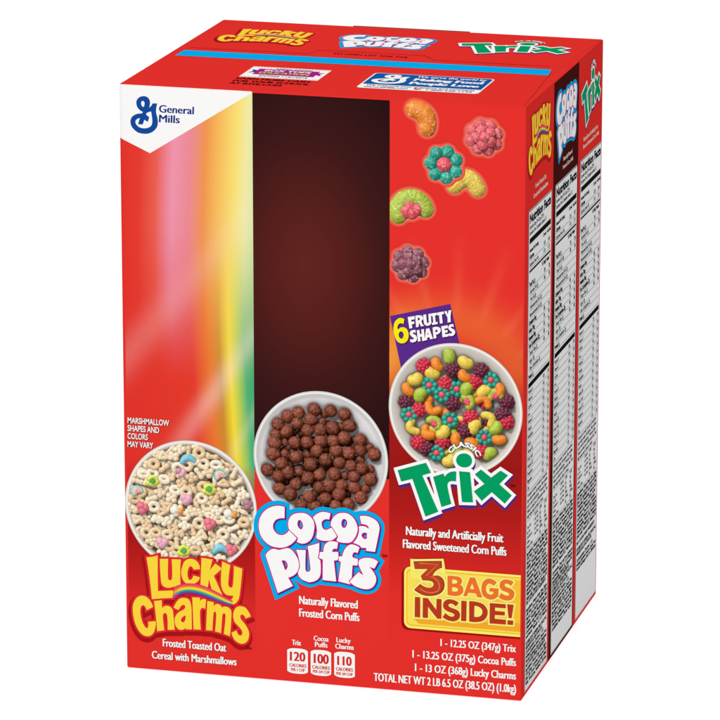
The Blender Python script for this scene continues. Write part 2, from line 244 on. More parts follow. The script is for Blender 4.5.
8097,14832,8122,14952,8129,15112,8120,15212,8102,15312,8070,15452,7997,15524,7945,15532,7925,15315,7505,15292,7505,15052,7567,15032,7560,15025,7545,15152,7418,15226,7325,15326,7165,15386,7045,15418,6925,15422,6845,15409,6725,15374,6605,15328,6505,15252,6393,15172,6315,15072,6253,14952,6210,14832,6189,14692,6187],[10665,9732,10640,9845,10643,9923,10661,9994,10691,10062,10712,10091,10737,10112,10768,10123,10799,10120,10828,10106,10879,10056,10959,9922,10992,9799,10995,9758,10984,9691,10957,9629,10918,9573,10870,9545,10833,9543,10784,9573,10727,9629],[13312,10097,13327,10219,13353,10296,13390,10351,13435,10381,13488,10394,13542,10383,13594,10350,13650,10276,13672,10189,13670,10129,13656,10061,13616,9952,13574,9888,13538,9858,13494,9840,13448,9838,13407,9854,13372,9884,13347,9921,13325,9977,13313,10037],[14532,9480,14559,9564,14598,9609,14623,9624,14659,9640,14735,9655,14859,9643,14859,9302,14819,9275,14756,9256,14710,9259,14665,9275,14624,9301,14570,9366,14541,9421],[9676,7515,9722,7551,9769,7568,9818,7567,9850,7558,9936,7503,9981,7452,10015,7390,10037,7322,10046,7252,10033,7152,9982,7037,9952,7001,9892,6957]],"cocoa_magenta":[[9427,5438,9397,5451,9383,5478,8632,7788,8704,7938,8797,8057,8947,8187,9098,8268,9099,8298,8947,8354,8767,8461,8617,8583,8494,8718,8396,8868,8314,9048,8259,9228,8228,9408,8218,9618,8227,9738,8259,9918,8317,10098,8387,10248,8461,10368,8582,10518,8710,10638,8857,10744,9037,10838,9217,10901,9337,10929,9517,10950,9667,10943,9817,10913,9917,10878,9935,10848,
9915,10098,9877,10078,9757,10091,9667,10079,9517,10042,9427,10000,9361,9948,9289,9858,9245,9768,9222,9678,9218,9588,9232,9498,9266,9408,9325,9318,9385,9258,9457,9208,9547,9172,9637,9159,9757,9179,9904,9258,10000,9348,10072,9468,10020,9678,10015,9798,10024,9918,10066,10098,10160,10278,10258,10398,10357,10479,10496,10548,10627,10585,10927,10618,11137,10599,11257,10561,11343,10518,11437,10452,11527,10368,11707,10542,11827,10636,11947,10709,12067,10756,12187,10779,12367,10779,12547,10753,12697,10712,12715,10698,12723,10668,12630,10248,12607,10222,12457,10238,12337,10214,12247,10158,12190,10068,12176,9948,12204,9828,12256,9738,12277,9717,12337,9698,12428,9708,12654,9828,12611,9888,12598,9948,12607,10048,12654,10248,12757,10440,12839,10548,12937,10640,13057,10720,13177,10774,13297,10808,13477,10826,13627,10811,13807,10749,13943,10668,14076,10548,14188,10398,14268,10248,14347,10042,14497,10097,14543,10098,14497,10098,14466,10128,14364,10638,14375,10668,14407,10684,14587,10727,14707,10737,14857,10730,15007,10703,15157,10655,15307,10587,15427,10510,15517,10423,15596,10308,15649,10188,15678,10068,15682,9918,15526,9078,15398,8478,15367,8459,14767,8487,14724,8508,14718,8538,14749,8628,14737,8655,14497,8647,14467,8673,14348,8328,14328,8298,14287,8293,14197,8342,14137,8344,14107,8333,14077,8308,14056,8268,14039,8178,14047,8135,14077,8120,14347,8048,14377,8028,14407,8033,14557,8118,14737,8170,14947,8191,15127,8181,15247,8157,15367,8113,15487,8048,15593,7968,15604,7938,15593,7908,15360,7458,
15337,7438,15247,7451,15224,7428,15312,7308,15417,7128,15464,7008,15485,6858,15468,6708,15409,6528,15319,6378,15217,6272,15097,6196,14977,6153,14827,6127,14677,6126,14497,6152,14257,6216,14107,6278,13957,6364,13927,6339,13897,6337,13117,6476,13057,6495,13027,6456,12997,6455,12157,6478,12122,6498,12115,6528,12116,6798,12097,6876,12072,6768,12007,6627,11928,6528,11857,6468,11715,6378,11617,6335,11377,6275,11317,6275,10987,6369,10867,6432,10790,6498,10710,6588,10657,6673,10627,6748,10597,6775,10417,6616,10297,6542,10195,6498,10168,6468,10415,6048,10424,6018,10406,5988],[13054,6558,13057,6532,13214,7668,13208,7698,13117,7767,13087,7773,12967,7750,12926,7728],[14008,6948,14017,6921,14317,7259,14347,7276,14377,7267,14467,7208,14479,7218,14347,7516,14317,7542,14077,7539,14047,7529],[11223,7038,11257,7027,11287,7035,11339,7068,11369,7128,11374,7188,11323,7668,11206,8568,11249,8598,12007,8872,12040,8838,12021,8328,12037,8313,12157,8323,12178,8508,12220,8658,12277,8775,12374,8898,12157,8898,11977,8929,11837,8988,11717,9078,11712,9108,11757,9318,11771,9468,11767,9653,11737,9716,11690,9378,11619,9138,11522,8958,11437,8854,11354,8778,11257,8711,11137,8654,11017,8622,10927,8613,10807,8622,10687,8656,10566,8718,10544,8748,10537,8781,10517,8748,10327,8563,10116,8418,10119,8388,10237,8344,10357,8260,10463,8148,10567,8005,10583,8028,10575,8058,10497,8268,10492,8298,10507,8322,10537,8332,11167,8357,11214,8328,11186,7758,11181,7188,11188,7098],[9919,7128,9937,7119,9967,7218,9952,7338,9923,7398,
9877,7450,9847,7472,9787,7491,9780,7458,9907,7134],[13191,8148,13207,8130,13302,8148,13323,8178,13352,8298,13396,8418,13504,8628,13602,8748,13747,8870,13717,8877,13417,8862,13177,8882,13104,8478,13087,8459,13057,8453,12967,8467,12907,8462,12847,8428,12834,8388,12847,8378,13147,8399,13177,8358],[14697,9348,14737,9334,14779,9348,14782,9558,14767,9575,14737,9578,14666,9558,14629,9528,14614,9498,14619,9438,14647,9393],[10817,9648,10837,9631,10867,9635,10877,9648,10915,9738,10914,9798,10889,9888,10840,9978,10777,10043,10750,10008,10729,9948,10720,9828,10749,9738],[13469,9918,13507,9933,13541,9978,13591,10128,13589,10218,13576,10248,13537,10294,13507,10313,13477,10314,13433,10278,13395,10158,13389,10068,13397,10008,13422,9948,13447,9921]],"cocoa_navy":[[9419,5430,9389,5449,9377,5470,8624,7780,8673,7900,8779,8050,8910,8170,9098,8290,8939,8348,8759,8457,8609,8580,8491,8710,8391,8860,8308,9040,8253,9220,8221,9400,8209,9610,8217,9730,8249,9910,8305,10090,8374,10240,8445,10360,8564,10510,8699,10639,8849,10748,8969,10815,9149,10889,9329,10936,9509,10958,9659,10952,9839,10915,9899,10896,9936,10870,9943,10840,9930,10120,9919,10090,9899,10074,9869,10071,9779,10083,9689,10076,9539,10040,9449,10004,9364,9940,9314,9880,9263,9790,9234,9700,9226,9610,9236,9520,9265,9430,9318,9340,9372,9280,9449,9222,9539,9183,9629,9167,9749,9185,9878,9250,9983,9340,10060,9460,10061,9490,10024,9610,10010,9700,10015,9910,10066,10120,10166,10300,10259,10410,10379,10502,10499,10558,10649,10598,10919,10626,11069,
10618,11159,10601,11339,10529,11429,10468,11519,10387,11549,10393,11669,10518,11805,10630,11999,10741,12089,10771,12209,10789,12449,10778,12689,10724,12729,10690,12667,10360,12689,10333,12754,10450,12839,10560,12929,10644,13049,10725,13169,10780,13289,10814,13439,10834,13559,10830,13679,10807,13799,10762,13925,10690,14039,10598,14189,10410,14267,10270,14339,10067,14369,10061,14449,10090,14461,10120,14357,10630,14369,10672,14429,10699,14579,10734,14729,10746,14849,10739,14999,10713,15149,10667,15329,10584,15440,10510,15531,10420,15609,10300,15660,10180,15688,10060,15689,9910,15527,9040,15401,8470,15359,8451,14759,8479,14720,8500,14709,8530,14737,8620,14729,8645,14489,8641,14459,8633,14339,8296,14309,8281,14189,8335,14129,8334,14074,8290,14048,8200,14054,8140,14069,8131,14399,8037,14519,8111,14729,8177,14939,8198,15149,8186,15269,8159,15394,8110,15509,8043,15608,7960,15611,7930,15599,7903,15365,7450,15329,7427,15269,7438,15242,7420,15359,7247,15442,7090,15474,7000,15493,6850,15475,6700,15414,6520,15323,6370,15209,6255,15102,6190,14969,6142,14819,6118,14669,6119,14519,6139,14279,6200,14149,6250,13949,6348,13919,6328,13889,6330,13079,6477,13019,6446,12149,6471,12117,6490,12107,6520,12109,6730,12089,6804,12054,6700,12006,6610,11931,6520,11849,6452,11729,6376,11639,6334,11489,6290,11339,6264,11009,6353,10859,6428,10730,6550,10667,6640,10619,6747,10589,6754,10409,6601,10319,6544,10196,6490,10182,6460,10428,6040,10431,6010,10410,5980,9458,5440],[13048,6670,13079,6749,13205,7660,13204,
7690,13109,7763,12959,7741,12936,7720],[14023,6970,14039,6956,14318,7270,14339,7283,14369,7280,14429,7243,14449,7270,14339,7514,14309,7532,14069,7531,14050,7510],[11213,7060,11249,7036,11317,7060,11359,7120,11366,7180,11291,7870,11249,8175,11228,8260,11197,8530,11195,8560,11213,8590,11999,8880,12039,8860,12049,8830,12029,8334,12059,8323,12119,8328,12155,8350,12168,8500,12220,8680,12264,8770,12334,8860,12329,8886,12179,8888,11999,8909,11849,8972,11712,9070,11703,9100,11758,9400,11759,9654,11729,9565,11674,9280,11597,9070,11480,8890,11339,8756,11219,8682,11129,8643,11009,8612,10919,8605,10799,8616,10679,8651,10559,8713,10529,8755,10319,8545,10118,8410,10259,8342,10349,8277,10455,8170,10559,8032,10570,8050,10483,8290,10499,8327,10529,8340,11159,8365,11209,8350,11217,8320,11188,7330,11189,7146],[9922,7150,9929,7138,9946,7180,9956,7240,9941,7330,9890,7420,9839,7462,9809,7471,9797,7450],[13199,8140,13289,8153,13311,8170,13372,8380,13472,8590,13583,8740,13722,8860,13709,8867,13409,8854,13199,8877,13178,8860,13109,8470,13079,8446,12959,8459,12899,8452,12869,8438,12845,8410,12869,8388,13139,8409,13169,8393,13185,8350],[14685,9370,14729,9350,14759,9354,14769,9370,14769,9550,14759,9561,14669,9544,14639,9520,14627,9490,14637,9430],[10813,9670,10859,9646,10900,9730,10902,9790,10878,9880,10829,9969,10799,10010,10769,10013,10733,9910,10735,9820,10752,9760],[12274,9730,12329,9707,12419,9713,12621,9820,12625,9850,12596,9910,12591,9970,12607,10090,12640,10210,12629,10228,12599,10210,12479,
10229,12389,10222,12299,10187,12225,10120,12188,10030,12185,9940,12216,9820],[13447,9940,13469,9928,13499,9944,13519,9970,13551,10030,13577,10120,13581,10180,13566,10240,13529,10284,13499,10301,13469,10296,13444,10270,13412,10180,13406,10030]],"cocoa_blue":[[9279,5063,9249,5089,8372,7773,8366,7803,8461,8013,8516,8103,8632,8253,8529,8331,8379,8471,8286,8583,8170,8763,8113,8883,8047,9063,8015,9183,7979,9393,7970,9603,7978,9753,8014,9963,8080,10173,8178,10383,8252,10503,8397,10683,8556,10833,8739,10963,8949,11070,9189,11150,9489,11197,9609,11197,9789,11175,9909,11145,10179,11053,10187,11043,10181,10713,10186,10683,10209,10678,10329,10748,10509,10812,10689,10847,10929,10867,11079,10859,11199,10839,11379,10779,11499,10712,11529,10716,11679,10835,11820,10923,11949,10979,12099,11018,12279,11030,12489,11015,12669,10979,12879,10918,12909,10921,13029,10982,13179,11035,13329,11065,13509,11074,13659,11058,13822,11013,13989,10933,14109,10853,14409,10943,14619,10980,14799,10984,15039,10950,15219,10897,15429,10803,15579,10706,15699,10592,15805,10443,15886,10263,15927,10083,15933,9963,15913,9783,15805,9213,15613,8283,15628,8253,15926,8013,15583,7353,15680,7143,15727,6963,15727,6753,15690,6573,15634,6423,15550,6273,15452,6153,15369,6075,15219,5980,15039,5912,14859,5880,14679,5877,14469,5905,14229,5965,14079,6018,13899,6109,13839,6095,13269,6197,11979,6235,11949,6229,11829,6157,11679,6093,11409,6028,11319,6024,10989,6107,10809,6176,10689,6256,10539,6399,10433,6333,10449,6313,10539,6326,10779,
5913]],"trix_green":[[16707,13591,18395,14170,18688,13604,18165,13406,19134,11283,18377,10929,17583,13156,16912,12941],[18830,13355,19440,13595,19528,13390,19598,13508,19639,13558,19734,13645,19788,13680,19849,13712,19979,13758,20048,13772,20194,13781,20185,13193,20020,13204,19913,13192,19829,13170,19771,13139,19722,13095,19689,13037,19672,12968,19676,12861,19741,12511,19821,12164,19913,11819,19333,11586],[20379,13807,21017,13796,21202,12007,20563,11975],[20202,14456,20206,14512,20237,14620,20296,14718,20333,14759,20379,14798,20485,14858,20543,14878,20663,14901,20782,14897,20841,14886,20952,14842,20999,14808,21070,14720,21095,14667,21124,14553,21128,14496,21113,14390,21070,14289,21039,14244,20955,14168,20903,14137,20847,14112,20728,14081,20609,14075,20492,14095,20384,14140,20336,14173,20298,14210,20239,14300,20206,14404],[21319,13690,21689,14010,22287,13562,22853,14032,23275,13788,22760,13222,23508,12600,23091,12075,22318,12710,21727,12136,21266,12655,21894,13156]],"trix_white":[[18277,10661,18247,10699,17467,12886,17437,12899,16807,12697,16777,12706,16461,13704,16477,13722,18487,14412,18907,13616,18937,13612,19537,13848,19567,13806,19597,13789,19687,13853,19777,13899,19927,13951,20137,13981,20192,14034,20137,14092,20075,14184,20034,14274,20010,14364,20001,14454,20008,14544,20052,14694,20141,14844,20197,14906,20317,14995,20497,15073,20587,15092,20707,15102,20887,15081,20977,15052,21067,15006,21127,14963,21187,14901,21275,14754,21323,14574,21324,14424,21306,14334,21272,14244,
21199,14124,21073,14004,21187,13990,21199,13974,21217,13870,21667,14254,21697,14254,22267,13827,22297,13830,22837,14272,23560,13854,23579,13824,23061,13254,23070,13224,23782,12624,23137,11811,23107,11803,22327,12440,21727,11858,21697,11869,21397,12207,21385,12174,21420,11844,21397,11817,20407,11768,20383,11784,20379,11814,20257,12977,20077,13004,19927,12990,19897,12981,19873,12954,19873,12894,19974,12384,20148,11724,20138,11694,19327,11368,19330,11334,19385,11214,19387,11180],[18865,12354,18877,12327,18906,12354,18634,13314,18607,13360,18457,13302,18440,13284],[21305,12954,21337,12967,21582,13164,21277,13457,21257,13434,21258,13404]],"emblem":[[2052,34535,2333,34539,2278,34315,2252,34105,2264,33968,2335,33700,2362,33510,2361,33415,2349,33314,2326,33216,2287,33124,2184,32982,2053,32865,1912,32785,1758,32733,1661,32714,1562,32706,1349,32717,1181,32750,1073,32800,922,32911,805,33042,753,33132,717,33230,698,33378,710,33476,739,33570,782,33644,875,33737,982,33809,1101,33859,1272,33897,1407,33902,1458,33999,1373,34031,1261,34100,1168,34200,1118,34280,1085,34367,1065,34512,1075,34608,1107,34693,1190,34794,1259,34847,1331,34888,1450,34924,1530,34932,1609,34928,1721,34893,1779,34853,1828,34799,1879,34706,1897,34604,1893,34491,1868,34362,1839,34278,1909,34320,1966,34375,2016,34450],[1466,34650,1524,34621,1552,34585,1569,34541,1571,34491,1556,34392,1516,34289,1461,34297,1420,34325,1380,34390,1359,34464,1360,34528,1382,34588,1417,34632,1449,34649],[1680,33950,1954,34055,1995,33829,2028,
33529,2019,33391,1985,33266,1939,33195,1875,33137,1762,33074,1680,33048,1552,33032,1424,33032,1297,33052,1219,33084,1115,33156,1040,33245,1012,33304,1000,33368,1001,33400,1018,33456,1052,33507,1121,33567,1207,33605,1273,33616,1155,33257,1436,33248,1549,33541,1745,33421,1845,33705,1653,33834]],"bags":[[19725,7415,20041,7430,20355,7408,20454,7380,20498,7356,20552,7300,20572,7265,20595,7189,20592,7109,20581,7069,20541,6994,20478,6926,20564,6886,20625,6830,20659,6758,20676,6639,20662,6519,20643,6462,20616,6410,20580,6365,20536,6326,20486,6293,20374,6246,20220,6219,20026,6212,19830,6233,19731,6254],[21060,7416,21374,7427,21816,6257,21517,6255,21425,6477,20976,6478,20887,6257,20677,6255],[22670,7242,22499,7023,22404,7097,22334,7127,22235,7139,22174,7125,22147,7110,22096,7054,22052,6970,22027,6878,22022,6783,22038,6686,22053,6640,22074,6596,22121,6530,22148,6510,22212,6483,22279,6470,22341,6472,22401,6489,22451,6523,22481,6582,22480,6633,22472,6662,22248,6659,22246,6872,22785,6870,22766,6426,22727,6376,22642,6292,22544,6229,22437,6188,22323,6172,22209,6180,22154,6193,22039,6239,21935,6307,21853,6397,21821,6453,21780,6576,21763,6707,21762,6845,21778,6991,21817,7132,21878,7248,21957,7335,22055,7402,22108,7425,22211,7443,22318,7433,22468,7388,22595,7312],[23677,7347,23529,7107,23459,7156,23384,7193,23305,7218,23250,7225,23196,7219,23173,7208,23156,7190,23142,7140,23146,7112,23169,7060,23224,7016,23399,6963,23572,6894,23650,6847,23681,6814,23720,6733,23731,6688,23734,6596,23698,6447,
23646,6350,23574,6272,23531,6244,23433,6210,23328,6197,23174,6197,23073,6215,22976,6245,22875,6301,22788,6382,22958,6625,23033,6569,23113,6524,23199,6493,23261,6480,23326,6481,23385,6500,23415,6532,23429,6576,23422,6618,23382,6658,23228,6718,23049,6761,22976,6807,22891,6900,22858,6976,22846,7080,22849,7133,22872,7236,22919,7323,22951,7358,23029,7415,23116,7454,23214,7472,23315,7470,23461,7445,23550,7415],[19996,7200,20065,7216,20133,7218,20199,7209,20244,7192,20284,7164,20312,7127,20319,7090,20301,7033,20253,6990,20186,6967,20081,6955,19998,6964],[19999,6734,20075,6749,20151,6750,20224,6738,20277,6717,20325,6685,20360,6642,20365,6604,20353,6565,20313,6517,20272,6494,20226,6480,20102,6473,20000,6490],[21064,6715,21334,6721,21197,7077]],"inside":[[17764,5962,18086,5965,18090,4723,17756,4725],[18245,5942,18544,5943,19056,5269,19071,5950,19375,5951,19369,4740,19117,4737,18557,5419,18560,4732,18237,4723],[20409,5804,20230,5575,20125,5668,20046,5710,19975,5731,19915,5729,19831,5695,19802,5662,19788,5619,19794,5577,19811,5553,19859,5514,20005,5455,20250,5393,20343,5344,20409,5285,20437,5251,20473,5174,20487,5069,20484,5015,20460,4911,20437,4864,20368,4777,20277,4710,20175,4666,20114,4653,19987,4648,19799,4680,19672,4723,19551,4782,19436,4857,19608,5125,19689,5051,19777,4992,19873,4947,19942,4931,20015,4931,20083,4950,20103,4962,20134,5001,20146,5047,20130,5092,20086,5125,19947,5180,19762,5231,19645,5281,19575,5333,19516,5398,19479,5475,19463,5579,19464,5632,19486,5736,19507,5783,
19572,5866,19658,5930,19755,5972,19812,5985,19931,5991,20108,5963,20215,5927,20315,5874],[20559,5962,20881,5958,20866,4724,20551,4720],[21031,5963,21195,5978,21358,5976,21519,5957,21665,5928,21807,5883,21873,5850,21932,5808,22033,5700,22108,5569,22131,5499,22144,5428,22146,5348,22137,5268,22118,5190,22055,5040,22013,4973,21920,4877,21864,4838,21741,4780,21573,4738,21363,4712,21256,4709,21039,4723],[22268,5958,23225,5960,23227,5709,22584,5709,22586,5502,23169,5497,23171,5268,22573,5249,22574,5019,23248,5007,23235,4715,22262,4710],[23300,5967,23703,5962,23583,5142,23396,5134],[23338,4991,23682,4997,23669,4728,23325,4723],[21348,5706,21429,5714,21506,5707,21621,5670,21735,5601,21791,5536,21810,5498,21822,5458,21831,5372,21814,5253,21761,5165,21712,5116,21655,5080,21591,5056,21494,5034,21401,5031,21337,5039]],"fruity":[[17279,22815,17675,22908,17701,22718,17490,22664,17504,22553,17662,22596,17689,22446,17524,22402,17558,22179,17386,22135],[17727,22918,17848,22958,17971,22974,18067,22966,18125,22944,18149,22926,18167,22904,18188,22851,18190,22764,18179,22736,18115,22664,18101,22640,18098,22612,18126,22518,18150,22475,18215,22395,18257,22359,18072,22307,17953,22536,17927,22277,17782,22241],[18202,23015,18373,23053,18417,22605,18431,22571,18454,22544,18489,22540,18520,22561,18534,22606,18505,23082,18650,23118,18687,22596,18674,22533,18646,22477,18576,22415,18488,22381,18402,22380,18323,22409,18271,22464,18243,22536,18218,22694,18204,22854],[18663,23119,18992,23193,19006,23043,18900,
23016,18942,22629,19047,22656,19061,22525,18731,22443,18718,22581,18797,22600,18756,22980,18677,22961],[19018,23195,19413,23294,19433,23137,19302,23102,19363,22591,19192,22554,19137,23058,19032,23031],[19439,23295,19596,23339,19650,23112,19701,23372,19859,23402,19815,23004,19836,22689,19652,22650,19638,22959],[17756,22074,17744,21888,17686,21926,17625,21933,17589,21904,17580,21875,17613,21841,17750,21781,17797,21730,17826,21666,17838,21597,17820,21492,17784,21426,17760,21399,17694,21357,17609,21329,17565,21325,17481,21340,17439,21375,17427,21400,17421,21467,17428,21509,17508,21497,17560,21501,17619,21519,17654,21551,17631,21594,17507,21685,17427,21776,17404,21825,17400,21851,17411,21913,17458,21998,17521,22051,17646,22081],[17822,22065,17981,22102,18008,21853,18113,21880,18086,22136,18244,22173,18300,21482,18141,21445,18121,21715,18022,21688,18049,21432,17891,21395],[18370,22194,18561,22240,18787,21628,18616,21583,18576,21706,18444,21670,18438,21524,18286,21488],[18758,22287,18835,22324,18914,22347,18995,22355,19072,22351,19146,22332,19206,22290,19225,22263,19244,22198,19234,22094,19221,22062,19182,22004,19083,21920,19039,21901,18964,21891,18992,21681,18827,21637],[19272,22400,19653,22492,19674,22322,19457,22268,19470,22176,19641,22214,19655,22070,19491,22032,19504,21941,19702,21987,19722,21836,19354,21752],[19995,22568,20009,22391,19951,22425,19890,22429,19847,22400,19834,22372,19866,22335,20007,22276,20056,22231,20098,22147,20103,22087,20096,22052,20049,21956,19998,21908,
19965,21888,19889,21861,19850,21855,19775,21866,19735,21897,19723,21921,19717,21949,19721,22021,19788,22010,19853,22017,19901,22039,19920,22062,19918,22074,19874,22125,19760,22209,19712,22268,19687,22336,19701,22425,19745,22505,19804,22549,19915,22579],[17873,22809,17906,22821,17951,22820,17977,22807,18001,22772,18005,22745,17995,22718,17964,22684,17933,22664,17886,22658],[18457,21830,18516,21847,18476,22016],[18917,22152,18970,22175,19023,22172,19043,22158,19057,22135,19062,22109,19057,22085,19042,22063,19010,22040,18983,22030,18937,22028]],"bags_pale":[[19975,4554,19855,4570,19705,4609,19465,4710,19450,4647,19075,4641,18655,5142,18655,4647,18145,4626,17695,4630,17665,4639,17669,6027,17695,6056,18175,6060,18205,6037,18595,6031,18955,5559,18968,5607,18978,6027,18985,6039,19015,6045,19435,6047,19471,6027,19476,5937,19495,5923,19615,6015,19735,6065,19855,6085,20005,6080,20125,6057,20245,6017,20343,5967,20455,5893,20463,5907,20464,6027,20485,6058,20965,6052,21265,6074,21445,6063,21715,6013,21910,5937,21985,5886,22058,5817,22154,5697,22165,5668,22173,6027,22195,6052,23185,6055,23245,6066,23785,6056,23809,6027,23677,5127,23684,5097,23755,5093,23780,5067,23755,4640,23275,4620,22176,4617,22167,4647,22165,5046,22157,5007,22135,4990,22089,4917,21985,4807,21835,4716,21685,4665,21505,4631,21355,4616,21145,4617,20965,4633,20485,4625,20455,4647,20455,4710,20425,4701,20305,4617,20215,4579,20125,4558],[19906,5037,19975,5024,20042,5037,19945,5079,19825,5115,19795,5113,19787,5097],[19477,5127,
19495,5124,19555,5217,19495,5278,19467,5247,19467,5157],[22668,5127,22705,5112,23275,5101,23302,5127,23275,5356,23262,5187,23245,5175,22675,5157],[20435,5397,20455,5382,20460,5397,20455,5708,20279,5487],[20028,5547,20095,5530,20125,5547,20005,5624,19945,5637,19890,5607],[22688,5607,22705,5599,23215,5598,23246,5607],[22195,6080,22045,6132,21955,6178,21925,6162,21475,6160,21445,6180,21372,6357,21355,6380,21325,6382,21055,6383,21030,6357,20955,6177,20935,6162,20575,6159,20552,6177,20557,6207,20545,6218,20455,6174,20335,6140,20215,6124,20035,6117,19825,6138,19645,6174,19636,6207,19636,7497,19885,7523,20185,7519,20425,7490,20545,7438,20635,7347,20677,7257,20691,7137,20642,6957,20695,6893,20755,6795,20995,7507,21415,7523,21445,7509,21655,6953,21678,6987,21709,7107,21756,7227,21836,7347,21955,7453,22045,7502,22135,7530,22285,7534,22495,7479,22645,7393,22765,7281,22795,7296,22842,7377,22936,7467,23035,7524,23155,7561,23275,7568,23425,7550,23545,7518,23665,7465,23803,7377,23586,7017,23594,6987,23695,6932,23760,6867,23815,6747,23830,6627,23822,6537,23788,6417,23725,6297,23665,6227,23575,6160,23515,6135,23395,6108,23215,6099,23095,6113,22945,6156,22855,6200,22765,6269,22645,6177,22525,6117,22375,6069,22255,6067],[22167,6987,22195,6967,22345,6967,22375,6970,22397,6987,22315,7033,22255,7044,22195,7025],[22592,6987,22615,6967,22735,6966,22759,6987,22754,7137,22744,7167,22735,7172]],"three":[[17669,8134,19365,8293,19396,7880,19265,7823,19150,7755,19050,7677,18966,7588,18897,7488,18843,7378,
18846,7343,18889,7337,19126,7381,19193,7377,19245,7358,19343,7306,19386,7272,19457,7190,19488,7133,19512,7072,19541,6942,19547,6811,19531,6683,19492,6558,19465,6499,19432,6444,19350,6350,19302,6309,19196,6240,19066,6181,18989,6155,18752,6105,18514,6090,18356,6101,18279,6115,18117,6165,17952,6241,17796,6337,17721,6394,18072,6762,18219,6665,18323,6616,18473,6570,18621,6556,18746,6580,18848,6639,18875,6667,18907,6722,18920,6818,18903,6878,18865,6930,18814,6971,18749,7002,18671,7019,18498,7029,18229,7013,18111,7277,18549,7741,17758,7677]],"three_pale":[[18264,5986,18084,6039,17904,6119,17724,6229,17530,6380,18054,6930,18114,6894,18128,6920,17967,7280,17964,7310,18190,7550,18174,7580,17664,7539,17652,7550,17518,8240,17544,8252,19464,8433,19482,8420,19488,8390,19531,7820,19524,7802,19224,7647,19138,7580,19084,7520,19104,7509,19224,7504,19404,7421,19524,7317,19605,7190,19661,7010,19676,6800,19641,6590,19584,6448,19500,6320,19404,6225,19254,6124,19104,6057,18924,6004,18684,5967,18444,5963],[18450,6710,18564,6688,18684,6697,18764,6740,18785,6770,18791,6800,18779,6830,18744,6861,18654,6890,18414,6898,18174,6872,18158,6860,18246,6800,18354,6745]],"six":[[17081,22676,17029,22369,16970,22405,16911,22423,16850,22423,16772,22388,16732,22346,16684,22234,16668,22141,16675,22101,16699,22069,16727,22060,16755,22073,16849,22164,16884,22180,16973,22194,17064,22192,17108,22182,17186,22139,17220,22108,17276,22031,17329,21892,17345,21781,17335,21615,17308,21516,17265,21422,17236,21380,17169,21310,
17088,21261,16998,21231,16952,21225,16858,21229,16766,21256,16687,21306,16607,21399,16522,21566,16463,21764,16441,21907,16434,22051,16446,22256,16476,22389,16525,22501,16591,22589,16717,22698,16812,22738,16915,22745,17001,22725],[16871,21935,16817,21905,16776,21854,16752,21794,16746,21758,16749,21683,16770,21611,16801,21556,16867,21505,16918,21501,16970,21531,17021,21611,17043,21714,17040,21789,17017,21858,16979,21902,16927,21931]]},"pl":{"side_lucky":[0.8178,2.3832,0.6829,298.3745],"side_cocoa":[0.7462,16.9278,0.727,266.7954],"side_trix":[0.7737,19.181,0.7923,225.3137],"top_lucky":[0.766,11.0888,0.8458,121.2421],"top_cocoa":[0.7583,24.9587,0.7452,100.0653],"top_trix":[0.9867,-2.9657,0.9956,36.13]},"T":{"maker":[["General",24.23,340.11,45.31,4.66],["Mills",24.16,334.33,36.76,4.72]],"shapes_note":[["MARSHMALLOW",2.95,152.54,28.52,3.42],["SHAPES AND",2.89,147.77,22.33,3.43],["COLORS",2.82,142.99,15.27,3.43],["MAY VARY",2.76,138.03,18.59,3.43]],"oat":[["Frosted Toasted Oat",23.0,15.91,62.41,5.13],["Cereal with Marshmallows",16.12,7.8,68.78,5.02]],"cocoa":[["Naturally Flavored",107.26,49.34,143.09,5.31],["Frosted Corn Puffs",107.24,41.61,144.13,5.32]],"fruit":[["Naturally and Artificially Fruit",172.06,96.91,230.52,5.48],["Flavored Sweetened Corn Puffs",170.22,88.9,232.43,5.49]],"cal":[["Trix",102.82,23.63,108.46,3.48],["Cocoa",116.12,27.48,125.29,3.22],["Puffs",116.85,23.7,124.67,3.23],["Lucky",129.99,27.61,138.77,3.22],["Charms",129.25,23.7,140.65,3.22]],
